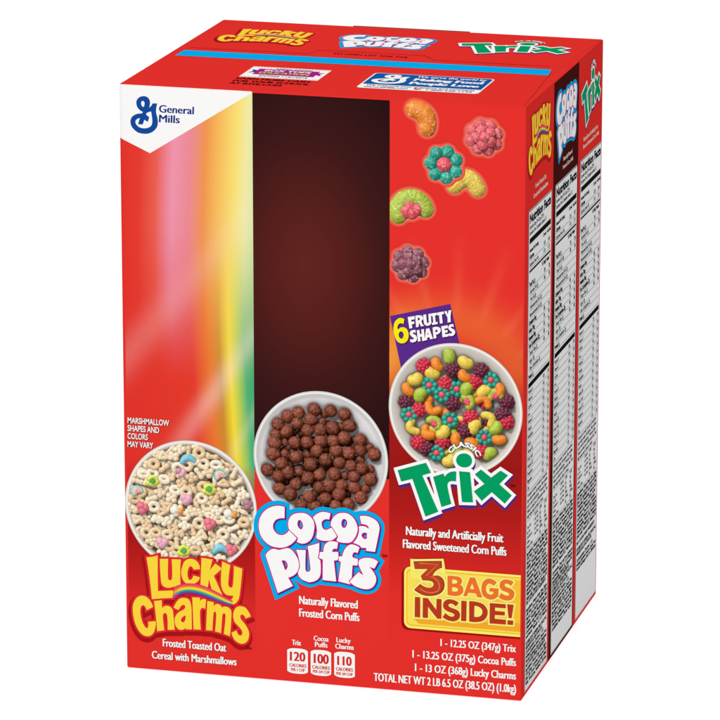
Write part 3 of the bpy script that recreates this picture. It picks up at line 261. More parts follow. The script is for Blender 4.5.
"net":[["1 - 12.25 OZ (347g) Trix",193.09,30.55,238.6,4.74],["1 - 13.25 OZ (375g) Cocoa Puffs",176.19,22.02,238.67,4.88],["1 - 13 OZ (368g) Lucky Charms",177.73,13.8,238.75,4.95],["TOTAL NET WT 2 LB 6.5 OZ (38.5 OZ) (1.0kg)",152.69,5.59,238.82,5.21]],"bags":[["BAGS",197.31,62.6,237.25,11.49],["INSIDE!",177.69,47.41,236.99,12.1]],"calnum":[["120",101.5,13.69,111.06,5.97],["CALORIES",101.11,10.11,111.61,2.12],["PER 1 CUP",102.09,7.51,110.68,1.87],["100",116.06,13.39,125.39,6.21],["CALORIES",115.16,10.01,125.99,2.18],["PER 3/4 CUP",115.58,7.5,125.87,1.87],["110",130.46,13.44,139.37,5.96],["CALORIES",129.66,10.08,140.1,2.24],["PER 3/4 CUP",129.84,7.43,139.98,1.86]],"tm":[["TM",74.65,18.37,77.85,1.62],["TM",157.62,82.15,160.76,1.71],["TM",234.05,130.75,237.02,1.57]],"open":[["TO OPEN LIFT THIS TAB",101.9,117.51,142.29,4.79]],"sidecap":[["Frosted Toasted Oat",24.5,302.87,52.63,3.56],["Cereal with Marshmallows",19.57,297.73,57.88,3.56],["Naturally Flavored",98.39,302.97,123.09,3.35],["Frosted Corn Puffs",97.54,298.14,125.57,3.36],["Naturally and Artificially Fruit",154.46,303.01,195.56,3.42],["Flavored Sweetened Corn Puffs",153.59,298.52,198.76,3.42]]},"G":{"badges":[[99.87,21.82],[112.57,6.05],[114.27,21.99],[126.78,5.98],[128.64,22.04],[141.26,5.99]],"banner":[[171.06,77.84],[242.24,78.53],[171.15,40.1],[242.58,40.4],[174.99,82.74],[195.13,84.3],[195.7,78.91]],"purple":[[162.21,228.04],[197.96,237.6],[204.44,210.66],[169.43,195.11]],"fruity":[[174.24,221.53],[198.37,227.07],
[173.22,227.88],[175.46,213.45],[200.84,219.69],[174.13,219.91]],"rain":[[30.61,53.82],[28.97,45.3],[32.79,54.93],[31.16,47.03],[35.27,56.0],[34.58,48.99],[38.98,56.68],[38.61,50.13],[43.31,56.84],[42.63,50.02],[47.62,56.26],[46.64,49.36],[51.93,54.94],[50.95,48.22],[56.23,53.12],[55.25,46.96],[59.91,51.26],[59.25,45.93],[63.59,49.39],[62.94,44.99],[66.66,48.09],[66.02,44.94]],"classic":[[206.65,144.89],[206.61,153.08],[196.44,148.41],[215.79,148.94]],"pieces":[[181.11,346.83],[217.35,336.53],[193.96,319.38],[206.9,308.43],[174.33,294.02],[174.41,264.83],[174.28,259.67]],"fruit_kinds":["g","y","o","r","y","p","o","p","t","r","y","t","r","t","g","o","y","o","g","t","w","p","p","w","c","p","r","c","p","t","r","k","t","w","k","r","p","y","o","r","o","t","o","g","y","r","p","t","r","g","y","g","o"],"fruit":[[197.2,206.56],[207.34,203.54],[190.42,201.13],[182.62,199.71],[187.35,195.94],[199.71,198.66],[206.52,195.41],[216.37,199.2],[222.32,194.03],[212.72,192.36],[177.44,191.5],[185.76,188.35],[195.42,189.9],[202.24,187.27],[208.18,187.69],[227.17,188.41],[218.31,186.66],[173.11,184.96],[180.57,182.12],[193.35,183.27],[225.11,184.28],[172.13,177.39],[199.81,178.49],[207.85,179.94],[217.74,180.02],[231.9,181.66],[179.73,173.31],[188.3,175.42],[229.5,174.01],[173.77,170.0],[210.63,171.03],[220.52,170.0],[198.25,168.39],[188.34,165.42],[176.9,163.08],[231.63,169.81],[207.34,162.42],[193.95,160.82],[185.26,158.93],[193.73,155.16],[202.03,157.02],[218.74,159.5],[227.52,158.9],[225.25,
165.6],[212.89,165.32],[179.42,153.48],[184.42,150.33],[190.28,148.0],[217.07,150.62],[221.9,149.72],[198.13,144.19],[202.45,148.91],[211.1,155.19]],"puffs":[[116.72,168.66],[126.77,168.75],[107.27,166.22],[100.96,163.49],[114.94,162.86],[123.12,166.98],[134.92,167.2],[95.0,158.39],[106.62,159.87],[121.73,161.84],[138.05,160.76],[99.79,154.57],[112.65,156.14],[120.59,156.97],[128.01,158.52],[132.78,159.5],[93.71,152.23],[134.91,152.98],[144.69,152.44],[105.06,148.01],[92.8,146.85],[98.75,147.92],[112.38,148.8],[120.95,150.19],[128.37,150.73],[118.54,143.95],[130.0,144.79],[144.69,146.51],[137.79,144.11],[91.88,140.32],[98.72,140.96],[105.91,139.21],[112.61,141.23],[123.57,139.01],[153.09,144.36],[149.7,148.14],[132.13,137.62],[144.69,140.84],[96.79,134.73],[114.49,135.42],[138.79,136.35],[88.28,130.29],[100.57,129.56],[107.78,130.48],[128.97,130.81],[145.57,135.22],[150.34,135.2],[94.86,126.72],[120.15,129.51],[135.26,130.02],[141.05,129.95],[113.2,127.09],[150.59,129.03],[105.6,122.7],[119.75,121.87],[125.81,123.35],[133.12,124.16],[141.04,123.49],[147.83,123.12],[95.46,119.39],[102.16,116.34],[113.8,115.7],[131.73,118.73],[144.81,117.7],[123.65,115.19],[108.72,110.22],[117.57,109.64],[129.82,111.22],[137.51,113.08]],"puffs_small":[5,9,15,21,30,32,35,37,43,46,49,58],"marsh":[[39.68,133.01],[35.5,124.66],[17.74,117.95],[59.39,124.29],[52.55,115.48],[8.26,110.82],[38.41,108.39],[11.75,101.08],[32.7,100.77],[65.59,101.15],[76.21,108.36],[53.01,94.4],[23.35,80.5],[36.56,76.4],
[59.03,79.22],[66.07,79.39]]}}'''.split('\n')))
D, PL, T, G = DATA['d'], DATA['pl'], DATA['T'], DATA['G']
def loops(k): return [np.array(L, float).reshape(-1, 2)/100 for L in D[k]]

RED = (232, 50, 45); WHITE = (250, 250, 250); BLACK = (22, 20, 22)
BROWN = (52, 20, 18)

# =====================================================================
# the setting: a plain white floor, its glow added to wash out contact shadows
# =====================================================================
me = bpy.data.meshes.new('floor')
n = 96
me.from_pydata([(0.12+30*math.cos(2*math.pi*i/n), 0.1+30*math.sin(2*math.pi*i/n), 0) for i in range(n)], [], [list(range(n))])
mt = bpy.data.materials.new('white_floor_added_glow'); mt.use_nodes = True
b = mt.node_tree.nodes['Principled BSDF']
b.inputs['Base Color'].default_value = (.35, .35, .35, 1); b.inputs['Roughness'].default_value = .6
b.inputs['Emission Color'].default_value = (1, 1, 1, 1); b.inputs['Emission Strength'].default_value = 0.84
tc = mt.node_tree.nodes.new('ShaderNodeTexCoord'); nz = mt.node_tree.nodes.new('ShaderNodeTexNoise'); nz.inputs['Scale'].default_value = 3
mt.node_tree.links.new(tc.outputs['Object'], nz.inputs['Vector'])
cr = mt.node_tree.nodes.new('ShaderNodeMapRange'); cr.inputs['To Min'].default_value = .58; cr.inputs['To Max'].default_value = .62
mt.node_tree.links.new(nz.outputs[0], cr.inputs[0]); mt.node_tree.links.new(cr.outputs[0], b.inputs['Roughness'])
me.materials.append(mt)
fl = link('floor', me); fl['kind'] = 'structure'; fl['label'] = 'plain white surface all round and under the red box'

# =====================================================================
# the carton
# =====================================================================
box = bpy.data.objects.new('cereal_box', None); scene.collection.objects.link(box)
box.empty_display_size = .05
box['label'] = 'large red cereal carton holding three bags, with three picture columns and bowls on its front'
box['category'] = 'cereal box'

def carton_mat():
    """red board; the white corner of the print wraps round the rounded front edge"""
    mt = bpy.data.materials.new('red_carton_board'); mt.use_nodes = True
    nt = mt.node_tree; b = nt.nodes['Principled BSDF']
    tc = nt.nodes.new('ShaderNodeTexCoord'); sp = nt.nodes.new('ShaderNodeSeparateXYZ')
    nt.links.new(tc.outputs['Object'], sp.inputs[0])
    def mth(op, a, bb):
        n_ = nt.nodes.new('ShaderNodeMath'); n_.operation = op
        for k, v in enumerate((a, bb)):
            if isinstance(v, (int, float)): n_.inputs[k].default_value = v
            else: nt.links.new(v, n_.inputs[k])
        return n_.outputs[0]
    # the lower line of the white corner, on the rounded left and upper edges only
    a = mth('GREATER_THAN', mth('ADD', sp.outputs[2], mth('MULTIPLY', sp.outputs[0], .45)), 0.3241)
    c = mth('LESS_THAN', sp.outputs[1], 0.0021)
    d = mth('LESS_THAN', sp.outputs[0], 0.08)
    w = mth('MULTIPLY', mth('MULTIPLY', a, c), d)
    mx = nt.nodes.new('ShaderNodeMixRGB')
    mx.inputs[1].default_value = (*[float(x) for x in lin(RED)], 1); mx.inputs[2].default_value = (*[float(x) for x in lin(WHITE)], 1)
    nt.links.new(w, mx.inputs[0]); nt.links.new(mx.outputs[0], b.inputs['Base Color'])
    finish(nt, b, tc, .48, .0)
    return mt
bm = bmesh.new()
SH = BH-0.8
bmesh.ops.create_cube(bm, size=1.0)
for v in bm.verts: v.co = Vector(((v.co.x+.5)*BW, (v.co.y+.5)*BD, (v.co.z+.5)*SH+.3))*MM
def edge_sel(f): return [e for e in bm.edges if f((e.verts[0].co+e.verts[1].co)/2/MM)]
bm.edges.ensure_lookup_table()
lay = bm.edges.layers.float.new('bevel_weight_edge')
for e in bm.edges:
    c = (e.verts[0].co+e.verts[1].co)/2/MM
    w = .45
    if c.y < 1 and c.x < 1: w = 1.0          # left front upright
    elif c.y < 1 and c.z < 1: w = .9         # front bottom
    elif c.y < 1 and c.x > BW-1: w = .25     # right front upright
    elif c.x > BW-1 and c.y > BD-1: w = .25
    elif c.z > SH-1: w = .3
    e[lay] = w
me = bpy.data.meshes.new('carton'); bm.to_mesh(me); bm.free()
me.materials.append(carton_mat())
carton = link('carton', me, box)
bv = carton.modifiers.new('folded_edges', 'BEVEL'); bv.limit_method = 'WEIGHT'; bv.width = 2.2*MM; bv.segments = 6; bv.offset_type = 'OFFSET'
dg = bpy.context.evaluated_depsgraph_get()
me2 = bpy.data.meshes.new_from_object(carton.evaluated_get(dg)); carton.modifiers.clear(); carton.data = me2; me2.name = 'carton'
for p in me2.polygons: p.use_smooth = True
me2.set_sharp_from_angle(angle=math.radians(50))

# ---------------------------------------------------------------- front panel and its print
s = Sheet(FRONT); s.rect(2.15, 2.05, BW-.6, SH-.4, M(RED), 1)
front = s.build('front_panel', box, 'front panel with three picture columns, bowls of cereal and white lettering')

# left column: soft upright rainbow light
UV, F = rect_grid(2.2, 2.1, 80.4, SH-.4, 110, 300)
u, v = UV[:, 0], UV[:, 1]
ang = u + 4.0*np.sin((v-120)/70.0) - 6.0*np.clip((300-v)/180, 0, 1)*np.clip(u/80, 0, 1)*0.5
c = ramp(ang, [(0, lin((226, 52, 45))), (14, lin((232, 60, 48))), (24, lin((236, 96, 80))), (34, lin((240, 150, 175))), (44, lin((238, 140, 150))),
               (53, lin((243, 150, 80))), (63, lin((250, 196, 96))), (72, lin((250, 228, 120))), (78, lin((243, 236, 168))), (84, lin((215, 232, 170)))])
# lower down the right-hand bands turn yellow, then green
c2 = ramp(ang, [(0, lin((226, 50, 44))), (46, lin((230, 60, 44))), (56, lin((238, 120, 50))), (62, lin((206, 140, 50))), (68, lin((248, 222, 60))), (73, lin((170, 205, 90))), (77, lin((80, 180, 120))), (84, lin((60, 165, 110)))])
k = np.clip((285-v)/110, 0, 1)[:, None]; k = k*k*(3-2*k)
c = c*(1-k)+c2*k
# pale streaks of light running up to the right
for (a0, b0, wd, amt) in ((-60, 1.5, 6.0, .28), (-140, 1.9, 4.0, .2), (40, 1.2, 8.0, .12)):
    dd = (v-150-a0)-b0*u; g = np.exp(-(dd/wd/1.8)**2)*amt*np.clip((v-110)/60, 0, 1)
    c = c*(1-g[:, None])+lin((255, 235, 225))*g[:, None]
dk = ramp(v, [(0, lin((232, 50, 45))), (34, lin((230, 50, 45))), (58, lin((200, 36, 34))), (80, lin((172, 27, 27))), (110, lin((165, 26, 25))), (140, lin((215, 45, 40)))])
g = np.clip((132-v)/22, 0, 1)[:, None]
c = c*(1-g)+dk*g
grid_print('picture_column', FRONT, front, UV, c, F, 2, 'left picture column with soft rainbow coloured light above dark red')

# middle column: deep chocolate brown with a warm centre, red below the bowl
UV, F = rect_grid(80.4, 130, 161.9, SH-.4, 80, 200)
u, v = UV[:, 0], UV[:, 1]
r = np.hypot((u-112)/62, (v-255)/100)
c = ramp(r, [(0, lin((100, 38, 34))), (.35, lin((88, 33, 30))), (.75, lin((64, 26, 26))), (1.2, lin((44, 20, 22))), (2, lin((38, 16, 18)))])
grid_print('picture_column', FRONT, front, UV, c, F, 2, 'middle picture column in dark chocolate brown')

# right column: red, warm glow round the bowl, deep red beneath it
UV, F = rect_grid(161.9, 2.1, BW-.62, SH-.4, 80, 300)
u, v = UV[:, 0], UV[:, 1]
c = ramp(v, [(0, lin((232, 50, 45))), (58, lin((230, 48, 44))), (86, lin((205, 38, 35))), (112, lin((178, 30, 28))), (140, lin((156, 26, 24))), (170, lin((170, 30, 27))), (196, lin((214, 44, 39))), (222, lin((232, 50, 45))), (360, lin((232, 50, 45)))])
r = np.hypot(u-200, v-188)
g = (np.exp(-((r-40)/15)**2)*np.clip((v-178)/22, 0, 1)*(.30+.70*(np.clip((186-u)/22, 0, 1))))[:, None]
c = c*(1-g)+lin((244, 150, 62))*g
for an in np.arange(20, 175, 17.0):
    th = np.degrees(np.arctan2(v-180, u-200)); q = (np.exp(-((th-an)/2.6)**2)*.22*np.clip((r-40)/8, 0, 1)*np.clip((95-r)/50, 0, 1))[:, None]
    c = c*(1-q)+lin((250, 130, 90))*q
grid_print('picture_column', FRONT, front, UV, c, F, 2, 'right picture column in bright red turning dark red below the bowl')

# white corner with the maker's emblem
s = Sheet(FRONT)
s.poly([(2.2, 323.1), (18.6, 315.8), (80.4, 354.9), (80.4, SH-.05), (2.2, SH-.05)], M(WHITE), 3)
corner = s.build('white_corner', front, 'white pointed corner behind the blue emblem')
NAVY = (20, 74, 156)
s = Sheet(FRONT)
s.shape(loops('emblem'), M(NAVY), 4)
s.build('emblem', front, 'blue looping letter emblem in the white corner')
s = Sheet(FRONT)
for t, u0, v0, u1, h in T['maker']: s.text(t, u0, v0, u1, h, M((20, 52, 128)), 4, bold=.03, shear=.05)
s.build('maker_name', front, 'dark blue maker name beside the emblem')

# ---------------------------------------------------------------- tiny picture renderer for the printed photographs of cereal
rng = np.random.default_rng(7)
def fbm(h, w, scales, seed):
    r = np.random.default_rng(seed); out = np.zeros((h, w))
    for sc, am in scales:
        gh, gw = int(h/sc)+3, int(w/sc)+3
        g = r.standard_normal((gh, gw))
        y = np.arange(h)/sc; x = np.arange(w)/sc
        yi, xi = y.astype(int), x.astype(int); fy = (y-yi)[:, None]; fx = (x-xi)[None]
        fy = fy*fy*(3-2*fy); fx = fx*fx*(3-2*fx)
        a = g[yi][:, xi]; b_ = g[yi][:, xi+1]; c_ = g[yi+1][:, xi]; d_ = g[yi+1][:, xi+1]
        out += am*((a*(1-fx)+b_*fx)*(1-fy)+(c_*(1-fx)+d_*fx)*fy)
    return out
def blur(a, r):
    k = np.exp(-np.arange(-int(3*r), int(3*r)+1)**2/(2*r*r)); k /= k.sum(); n_ = len(k)//2
    p = np.pad(a, ((n_, n_), (0, 0)), mode='edge'); a = sum(k[i]*p[i:i+a.shape[0]] for i in range(len(k)))
    p = np.pad(a, ((0, 0), (n_, n_)), mode='edge'); return sum(k[i]*p[:, i:i+a.shape[1]] for i in range(len(k)))

class Pic:
    floor = -3.2
    def __init__(s, u0, v0, w, h, step, bg):
        s.u0, s.v0, s.st = u0, v0, step
        s.nx, s.ny = int(w/step), int(h/step)
        s.z = np.full((s.ny, s.nx), s.floor); s.col = np.zeros((s.ny, s.nx, 3)); s.col[:] = lin(bg)
        s.N = np.zeros((s.ny, s.nx, 3)); s.N[..., 2] = 1; s.hit = np.zeros((s.ny, s.nx), bool); s.rr = np.ones((s.ny, s.nx))
    def ball(s, u, v, z, r, col, sq=1.0, ax=None):
        """ball (or ellipsoid stretched by ax=(len, angle)) seen from above"""
        R_ = r*(ax[0] if ax else 1)
        i0, i1 = max(0, int((u-R_-s.u0)/s.st)), min(s.nx, int((u+R_-s.u0)/s.st)+2)
        j0, j1 = max(0, int((v-R_-s.v0)/s.st)), min(s.ny, int((v+R_-s.v0)/s.st)+2)
        if i0 >= i1 or j0 >= j1: return
        X = s.u0+np.arange(i0, i1)*s.st-u; Y = s.v0+np.arange(j0, j1)*s.st-v
        X, Y = np.meshgrid(X, Y)
        if ax:
            c_, s_ = math.cos(ax[1]), math.sin(ax[1]); A = (X*c_+Y*s_)/ax[0]; B = -X*s_+Y*c_
        else: A, B = X, Y
        d2 = A*A+B*B; ok = d2 < r*r
        h = np.sqrt(np.maximum(r*r-d2, 0))
        zz = z+h*sq
        sub = s.z[j0:j1, i0:i1]; w = ok & (zz > sub)
        sub[w] = zz[w]
        if ax: Nx = (A*c_/ax[0]-B*s_)/r; Ny = (A*s_/ax[0]+B*c_)/r
        else: Nx, Ny = A/r, B/r
        s.N[j0:j1, i0:i1][w] = np.stack([Nx, Ny, h/r], -1)[w]
        s.col[j0:j1, i0:i1][w] = col
        s.hit[j0:j1, i0:i1][w] = True; s.rr[j0:j1, i0:i1][w] = r
    def shade(s, seed, grain=.12, L=(-.45, .55, .72), amb=.42, key=.75, ao=.16, aor=2.2, spec=.12, bump=.35, sugar=.0):
        g1 = fbm(s.ny, s.nx, [(1.0/s.st, .6), (.45/s.st, .5), (.22/s.st, .4)], seed)
        gy, gx = np.gradient(g1)
        N = s.N.copy(); m_ = s.hit
        N[..., 0] -= np.where(m_, gx*bump, 0); N[..., 1] -= np.where(m_, gy*bump, 0)
        N /= np.linalg.norm(N, axis=-1, keepdims=True)
        L = np.array(L)/np.linalg.norm(L)
        lam = np.clip(N@L, 0, 1)
        H = L+np.array([0, 0, 1]); H /= np.linalg.norm(H)
        sp = np.clip(N@H, 0, 1)**18*spec
        occ = np.clip((blur(s.z, aor/s.st)-s.z)*ao, 0, .75) + np.clip((blur(s.z, .7/s.st)-s.z)*ao*1.2, 0, .4)
        # cast shadow to the lower right
        sh = np.zeros_like(s.z)
        for k_ in range(1, 9):
            dx, dy = -int(round(k_*.35/s.st*.63)), int(round(k_*.35/s.st*.77))
            zz = np.roll(np.roll(s.z, dx*-1, 1), -dy, 0)-k_*.35*.9
            sh = np.maximum(sh, np.clip((zz-s.z)*1.6, 0, 1))
        sh = blur(sh, .18/s.st)
        li = (amb*(1-.6*sh)+key*lam*(1-.72*sh))*(1-np.clip(occ, 0, .8))
        li = np.where(m_, li, (1-.55*sh)*(1-np.clip(occ, 0, .7)))
        out = s.col*li[..., None]*(1+grain*np.where(m_, g1, 0)[..., None])+np.where(m_, sp*(1-sh), 0)[..., None]
        out = out+np.where(m_, np.clip(g1-.45, 0, 1)*sugar*(1-.5*sh), 0)[..., None]
        return np.clip(out, 0, 1)
    def sample(s, img, U, V):
        x = np.clip((U-s.u0)/s.st, 0, s.nx-1.001); y = np.clip((V-s.v0)/s.st, 0, s.ny-1.001)
        i, j = x.astype(int), y.astype(int); fx, fy = (x-i)[:, None], (y-j)[:, None]
        if img.ndim == 2: img = img[..., None]
        return (img[j, i]*(1-fx)+img[j, i+1]*fx)*(1-fy)+(img[j+1, i]*(1-fx)+img[j+1, i+1]*fx)*fy

def polar(cu_, cv_, R, nr, nt, rfun=None):
    th = np.arange(nt)*2*math.pi/nt
    rad = np.linspace(0, 1, nr+1)[1:]
    Rr = np.full(nt, R) if rfun is None else rfun(th)
    U = cu_+rad[:, None]*Rr[None]*np.cos(th)[None]; V = cv_+rad[:, None]*Rr[None]*np.sin(th)[None]
    i = np.arange(nr*nt).reshape(nr, nt)
    F = np.stack([i[:-1], np.roll(i[:-1], -1, 1), np.roll(i[1:], -1, 1), i[1:]], -1).reshape(-1, 4)
    # centre: a small disc of quads
    UV = np.stack([U.ravel(), V.ravel()], 1)
    UV = np.vstack([UV, [[cu_, cv_]]]); cidx = len(UV)-1
    j = np.arange(0, nt, 2)
    Fc = np.stack([np.full(len(j), cidx), j, (j+1) % nt, (j+2) % nt], -1)
    return UV, np.vstack([F, Fc]), np.concatenate([np.repeat(rad, nt), [0]])

# --- pieces of cereal as clusters of balls
TAN = [(246, 222, 188), (240, 214, 178), (250, 230, 202), (232, 198, 156)]
def oat(p, u, v, kind, r=1.0, z=0.0):
    col = lin(TAN[rng.integers(4)]); a0 = rng.uniform(0, 6.28); tilt = rng.uniform(.6, 1)
    if kind == 0:     # ring
        for a in np.arange(0, 6.28, .16): p.ball(u+math.cos(a)*1.7*r, v+math.sin(a)*1.7*r*tilt, z+.4*math.sin(a+a0), .98*r, col)
    elif kind == 1:   # cross / clover of four lobes
        for k_ in range(4): a = a0+k_*1.571; p.ball(u+math.cos(a)*1.45*r, v+math.sin(a)*1.35*r*tilt, z, 1.2*r, col)
        p.ball(u, v, z+.2, 1.1*r, col)
    elif kind == 2:   # bell: triangle with a hole
        P_ = [(math.cos(a0+k_*2.094)*2.0*r, math.sin(a0+k_*2.094)*2.0*r*tilt) for k_ in range(3)]
        for k_ in range(3):
            A, B = P_[k_], P_[(k_+1) % 3]
            for t in np.linspace(0, 1, 14): p.ball(u+A[0]+(B[0]-A[0])*t, v+A[1]+(B[1]-A[1])*t, z, .88*r, col)
    elif kind == 3:   # short double lobe
        for t in (-1.5, -1.0, -.5, 0, .5, 1.0, 1.5): p.ball(u+math.cos(a0)*t*r, v+math.sin(a0)*t*r, z, (1.15 if abs(t) > 1 else .95)*r, col)
    else:             # fish / arrow
        for t in np.linspace(-2, 1.6, 16): p.ball(u+math.cos(a0)*t*r, v+math.sin(a0)*t*r, z, (.75+.25*math.cos(t*1.4))*r, col)
        for sg in (-1, 1): p.ball(u+math.cos(a0)*-2*r-math.sin(a0)*sg*.9*r, v+math.sin(a0)*-2*r+math.cos(a0)*sg*.9*r, z, .75*r, col)

PINK, RASP, GRAPE, TEAL = lin((238, 92, 104)), lin((214, 52, 74)), lin((112, 44, 66)), lin((38, 168, 146))
ORG, YEL, LIME = lin((246, 140, 44)), lin((238, 206, 84)), lin((176, 196, 66))
def cluster(p, u, v, col, r, a0, z=0):
    for k_ in range(8): a = a0+k_*.785; p.ball(u+math.cos(a)*2.05*r, v+math.sin(a)*1.95*r, z+.1*r, .98*r, col*(.88+.2*rng.random()))
    for k_ in range(5): a = a0+.4+k_*1.257; p.ball(u+math.cos(a)*1.1*r, v+math.sin(a)*1.1*r, z+1.0*r, .92*r, col*(.92+.2*rng.random()))
    p.ball(u, v, z+1.6*r, .85*r, col)
def flower(p, u, v, r, a0, z=0, pet=None, cen=None):
    for k_ in range(7): a = a0+k_*.8976; p.ball(u+math.cos(a)*2.05*r, v+math.sin(a)*2.05*r, z, 1.05*r, (TEAL if pet is None else pet)*(.9+.2*rng.random()))
    p.ball(u, v, z+.5*r, 1.15*r, PINK if cen is None else cen, sq=.8)
def bean(p, u, v, col, r, a0, bend=.0, L=1.7, z=0):
    # capsule bent to a crescent when bend > 0
    for t in np.linspace(-1, 1, 17):
        x = t*L*r; y = bend*r*(1-t*t)*1.3
        p.ball(u+x*math.cos(a0)-y*math.sin(a0), v+x*math.sin(a0)+y*math.cos(a0), z, r*(1.16 if bend < .5 else 1.12)*(1-.10*t*t), col)
def melon(p, u, v, r, a0, z=0):
    for t in np.linspace(0, math.pi, 15): p.ball(u+math.cos(t+a0)*1.75*r, v+math.sin(t+a0)*1.75*r, z, 1.12*r, LIME)
    for q_ in ((0, 0), (.7, .25), (-.7, .25), (0, .7)):
        p.ball(u+(q_[0]*math.cos(a0)-q_[1]*math.sin(a0))*r, v+(q_[0]*math.sin(a0)+q_[1]*math.cos(a0))*r, z+.35*r, .95*r, PINK)

def fruit_piece(p, k_, u, v, r, a0, z=0):
    if k_ == 'g': bean(p, u, v, LIME, 1.9*r, a0, .12, .5, z)
    elif k_ == 'y': bean(p, u, v, YEL, 1.9*r, a0, .15, .55, z)
    elif k_ == 'k': bean(p, u, v, YEL, 1.35*r, a0, .95, 1.5, z)
    elif k_ == 'o': bean(p, u, v, ORG, 1.65*r, a0, .15, .65, z)
    elif k_ == 'c': bean(p, u, v, ORG, 1.35*r, a0, .95, 1.5, z)
    elif k_ == 'r': cluster(p, u, v, RASP, r, a0, z)
    elif k_ == 'p': cluster(p, u, v, GRAPE, r, a0, z)
    elif k_ == 't': flower(p, u, v, r, a0, z)
    elif k_ == 'w': melon(p, u, v, r*1.1, a0, z)

def bowl_print(cu_, cv_, R, name, label, fill, seed, rim, inner, wall=.93, **kw):
    p = Pic(cu_-R, cv_-R, 2*R, 2*R, .17, inner)
    fill(p)
    img = p.shade(seed, **kw)
    UV, F, rad = polar(cu_, cv_, R, 210, 640)
    c_ = p.sample(img, UV[:, 0], UV[:, 1])
    hit = p.sample(blur(p.hit.astype(float), 1.0), UV[:, 0], UV[:, 1])
    th = np.arctan2(UV[:, 1]-cv_, UV[:, 0]-cu_)
    # china: bright lip, sloping inner wall greyer towards the upper left
    side = .5+.5*np.cos(th-math.radians(125))
    wallc = lin(rim)[None]*(1-.30*side*np.clip(1-np.abs(rad-.90)/.09, 0, 1))[:, None]
    lip = np.clip(1-np.abs(rad-.972)/.018, 0, 1)[:, None]
    wallc = wallc*(1-lip)+lin((252, 251, 248))*lip
    edge = np.clip((rad-.985)/.015, 0, 1)[:, None]; wallc = wallc*(1-.25*edge*(1-side[:, None]))
    k_ = np.clip((rad-wall+.045)/.045, 0, 1)[:, None]*(1-np.clip(hit*1.6-.3, 0, 1))
    k_ = np.where(rad[:, None] > .955, 1, k_)
    c_ = c_*(1-k_)+wallc*k_
    return grid_print(name, FRONT, front, UV, c_, F, 5, label)

def fill_oat(p):
    cu_, cv_, R = 41.2, 104.0, 40.5
    for k_ in range(520):         # underlayer
        a, d = rng.uniform(0, 6.28), R*.90*math.sqrt(rng.random()); oat(p, cu_+d*math.cos(a), cv_+d*math.sin(a), int(rng.integers(5)), 1.3, -1.8+rng.uniform(-.5, .3))
    pts_ = []
    for k_ in range(9000):
        a, d = rng.uniform(0, 6.28), R*.875*math.sqrt(rng.random()); u, v = cu_+d*math.cos(a), cv_+d*math.sin(a)
        if all((u-x)**2+(v-y)**2 > 5.1**2 for x, y in pts_): pts_.append((u, v))
    for u, v in pts_: oat(p, u, v, int(rng.choice([0, 0, 1, 1, 1, 2, 3, 4])), 1.55, rng.uniform(.0, 1.2))
    mc = dict(b=lin((120, 196, 214)), k=lin((236, 170, 190)), r=lin((232, 110, 130)), y=lin((226, 222, 80)), g=lin((60, 170, 60)), o=lin((244, 160, 70)), w=lin((246, 238, 228)), u=lin((176, 122, 140)))
    kinds = 'bkyRyRkromukybcr'
    kinds = ['moon', 'heart', 'hat', 'rainbow', 'hat', 'rainbow', 'heart2', 'rose', 'orange', 'orange', 'plum', 'rose', 'heart2', 'hat', 'moon', 'rose']
    for (u, v), kd in zip(G['marsh'], kinds):
        a0 = rng.uniform(0, 6.28); z = 2.6
        def b_(x, y, r, c_, dz=0, sq=.35): p.ball(u+x, v+y, z+dz, r*1.14, c_*.93+.035, sq)
        if kd == 'moon':
            for t in np.linspace(-1, 1, 11): b_(t*3.6, -2.2*t*t+1.0+.6*t, 2.1-.7*t*t, mc['b'])
        elif kd == 'heart': b_(-1.2, .8, 1.9, mc['u']*1.3); b_(1.2, .3, 1.8, mc['k']); b_(0, -1.2, 1.8, mc['k']*.95)
        elif kd == 'hat':
            for x, y, r in ((-2.4, -1.4, 1.7), (0, -1.0, 2.4), (2.4, -.3, 1.9), (3.6, .1, 1.1), (.2, 1.4, 2.3), (-1.6, 1.2, 1.8), (1.9, 1.5, 1.6)): b_(x, y, r, mc['y'])
            for x, y, r in ((-.9, 0, 1.1), (.9, .3, 1.1), (0, 1.1, 1.1), (.1, -.8, 1.0)): b_(x, y, r, mc['g'], .75)
        elif kd == 'rainbow':
            for rr, cc, dz in ((3.0, mc['b'], 0), (2.0, lin((240, 210, 120)), .25), (1.1, mc['k'], .45)):
                for t in np.linspace(-.6, 3.2, 15): b_(math.cos(t+.7)*rr, math.sin(t+.7)*rr, .95, cc, dz)
        elif kd == 'heart2': b_(-1.3, .7, 2.3, mc['k']); b_(1.4, .6, 2.2, mc['k']*1.03); b_(0, -1.3, 2.3, mc['k']*.96)
        elif kd == 'rose': b_(-1.2, .9, 2.5, mc['r']); b_(1.6, .4, 2.1, mc['r']); b_(-.4, -1.6, 2.3, mc['r']*.95)
        elif kd == 'orange': b_(-1.4, .3, 2.5, mc['w']); b_(1.6, -.2, 2.1, mc['o']); b_(2.8, 1.2, 1.3, mc['o']); b_(-.6, -2.0, 1.5, mc['w'])
        elif kd == 'plum': b_(-.8, .8, 2.3, mc['u']); b_(1.1, 0, 2.0, mc['u']*.9); b_(-.2, -1.4, 2.0, mc['u'])
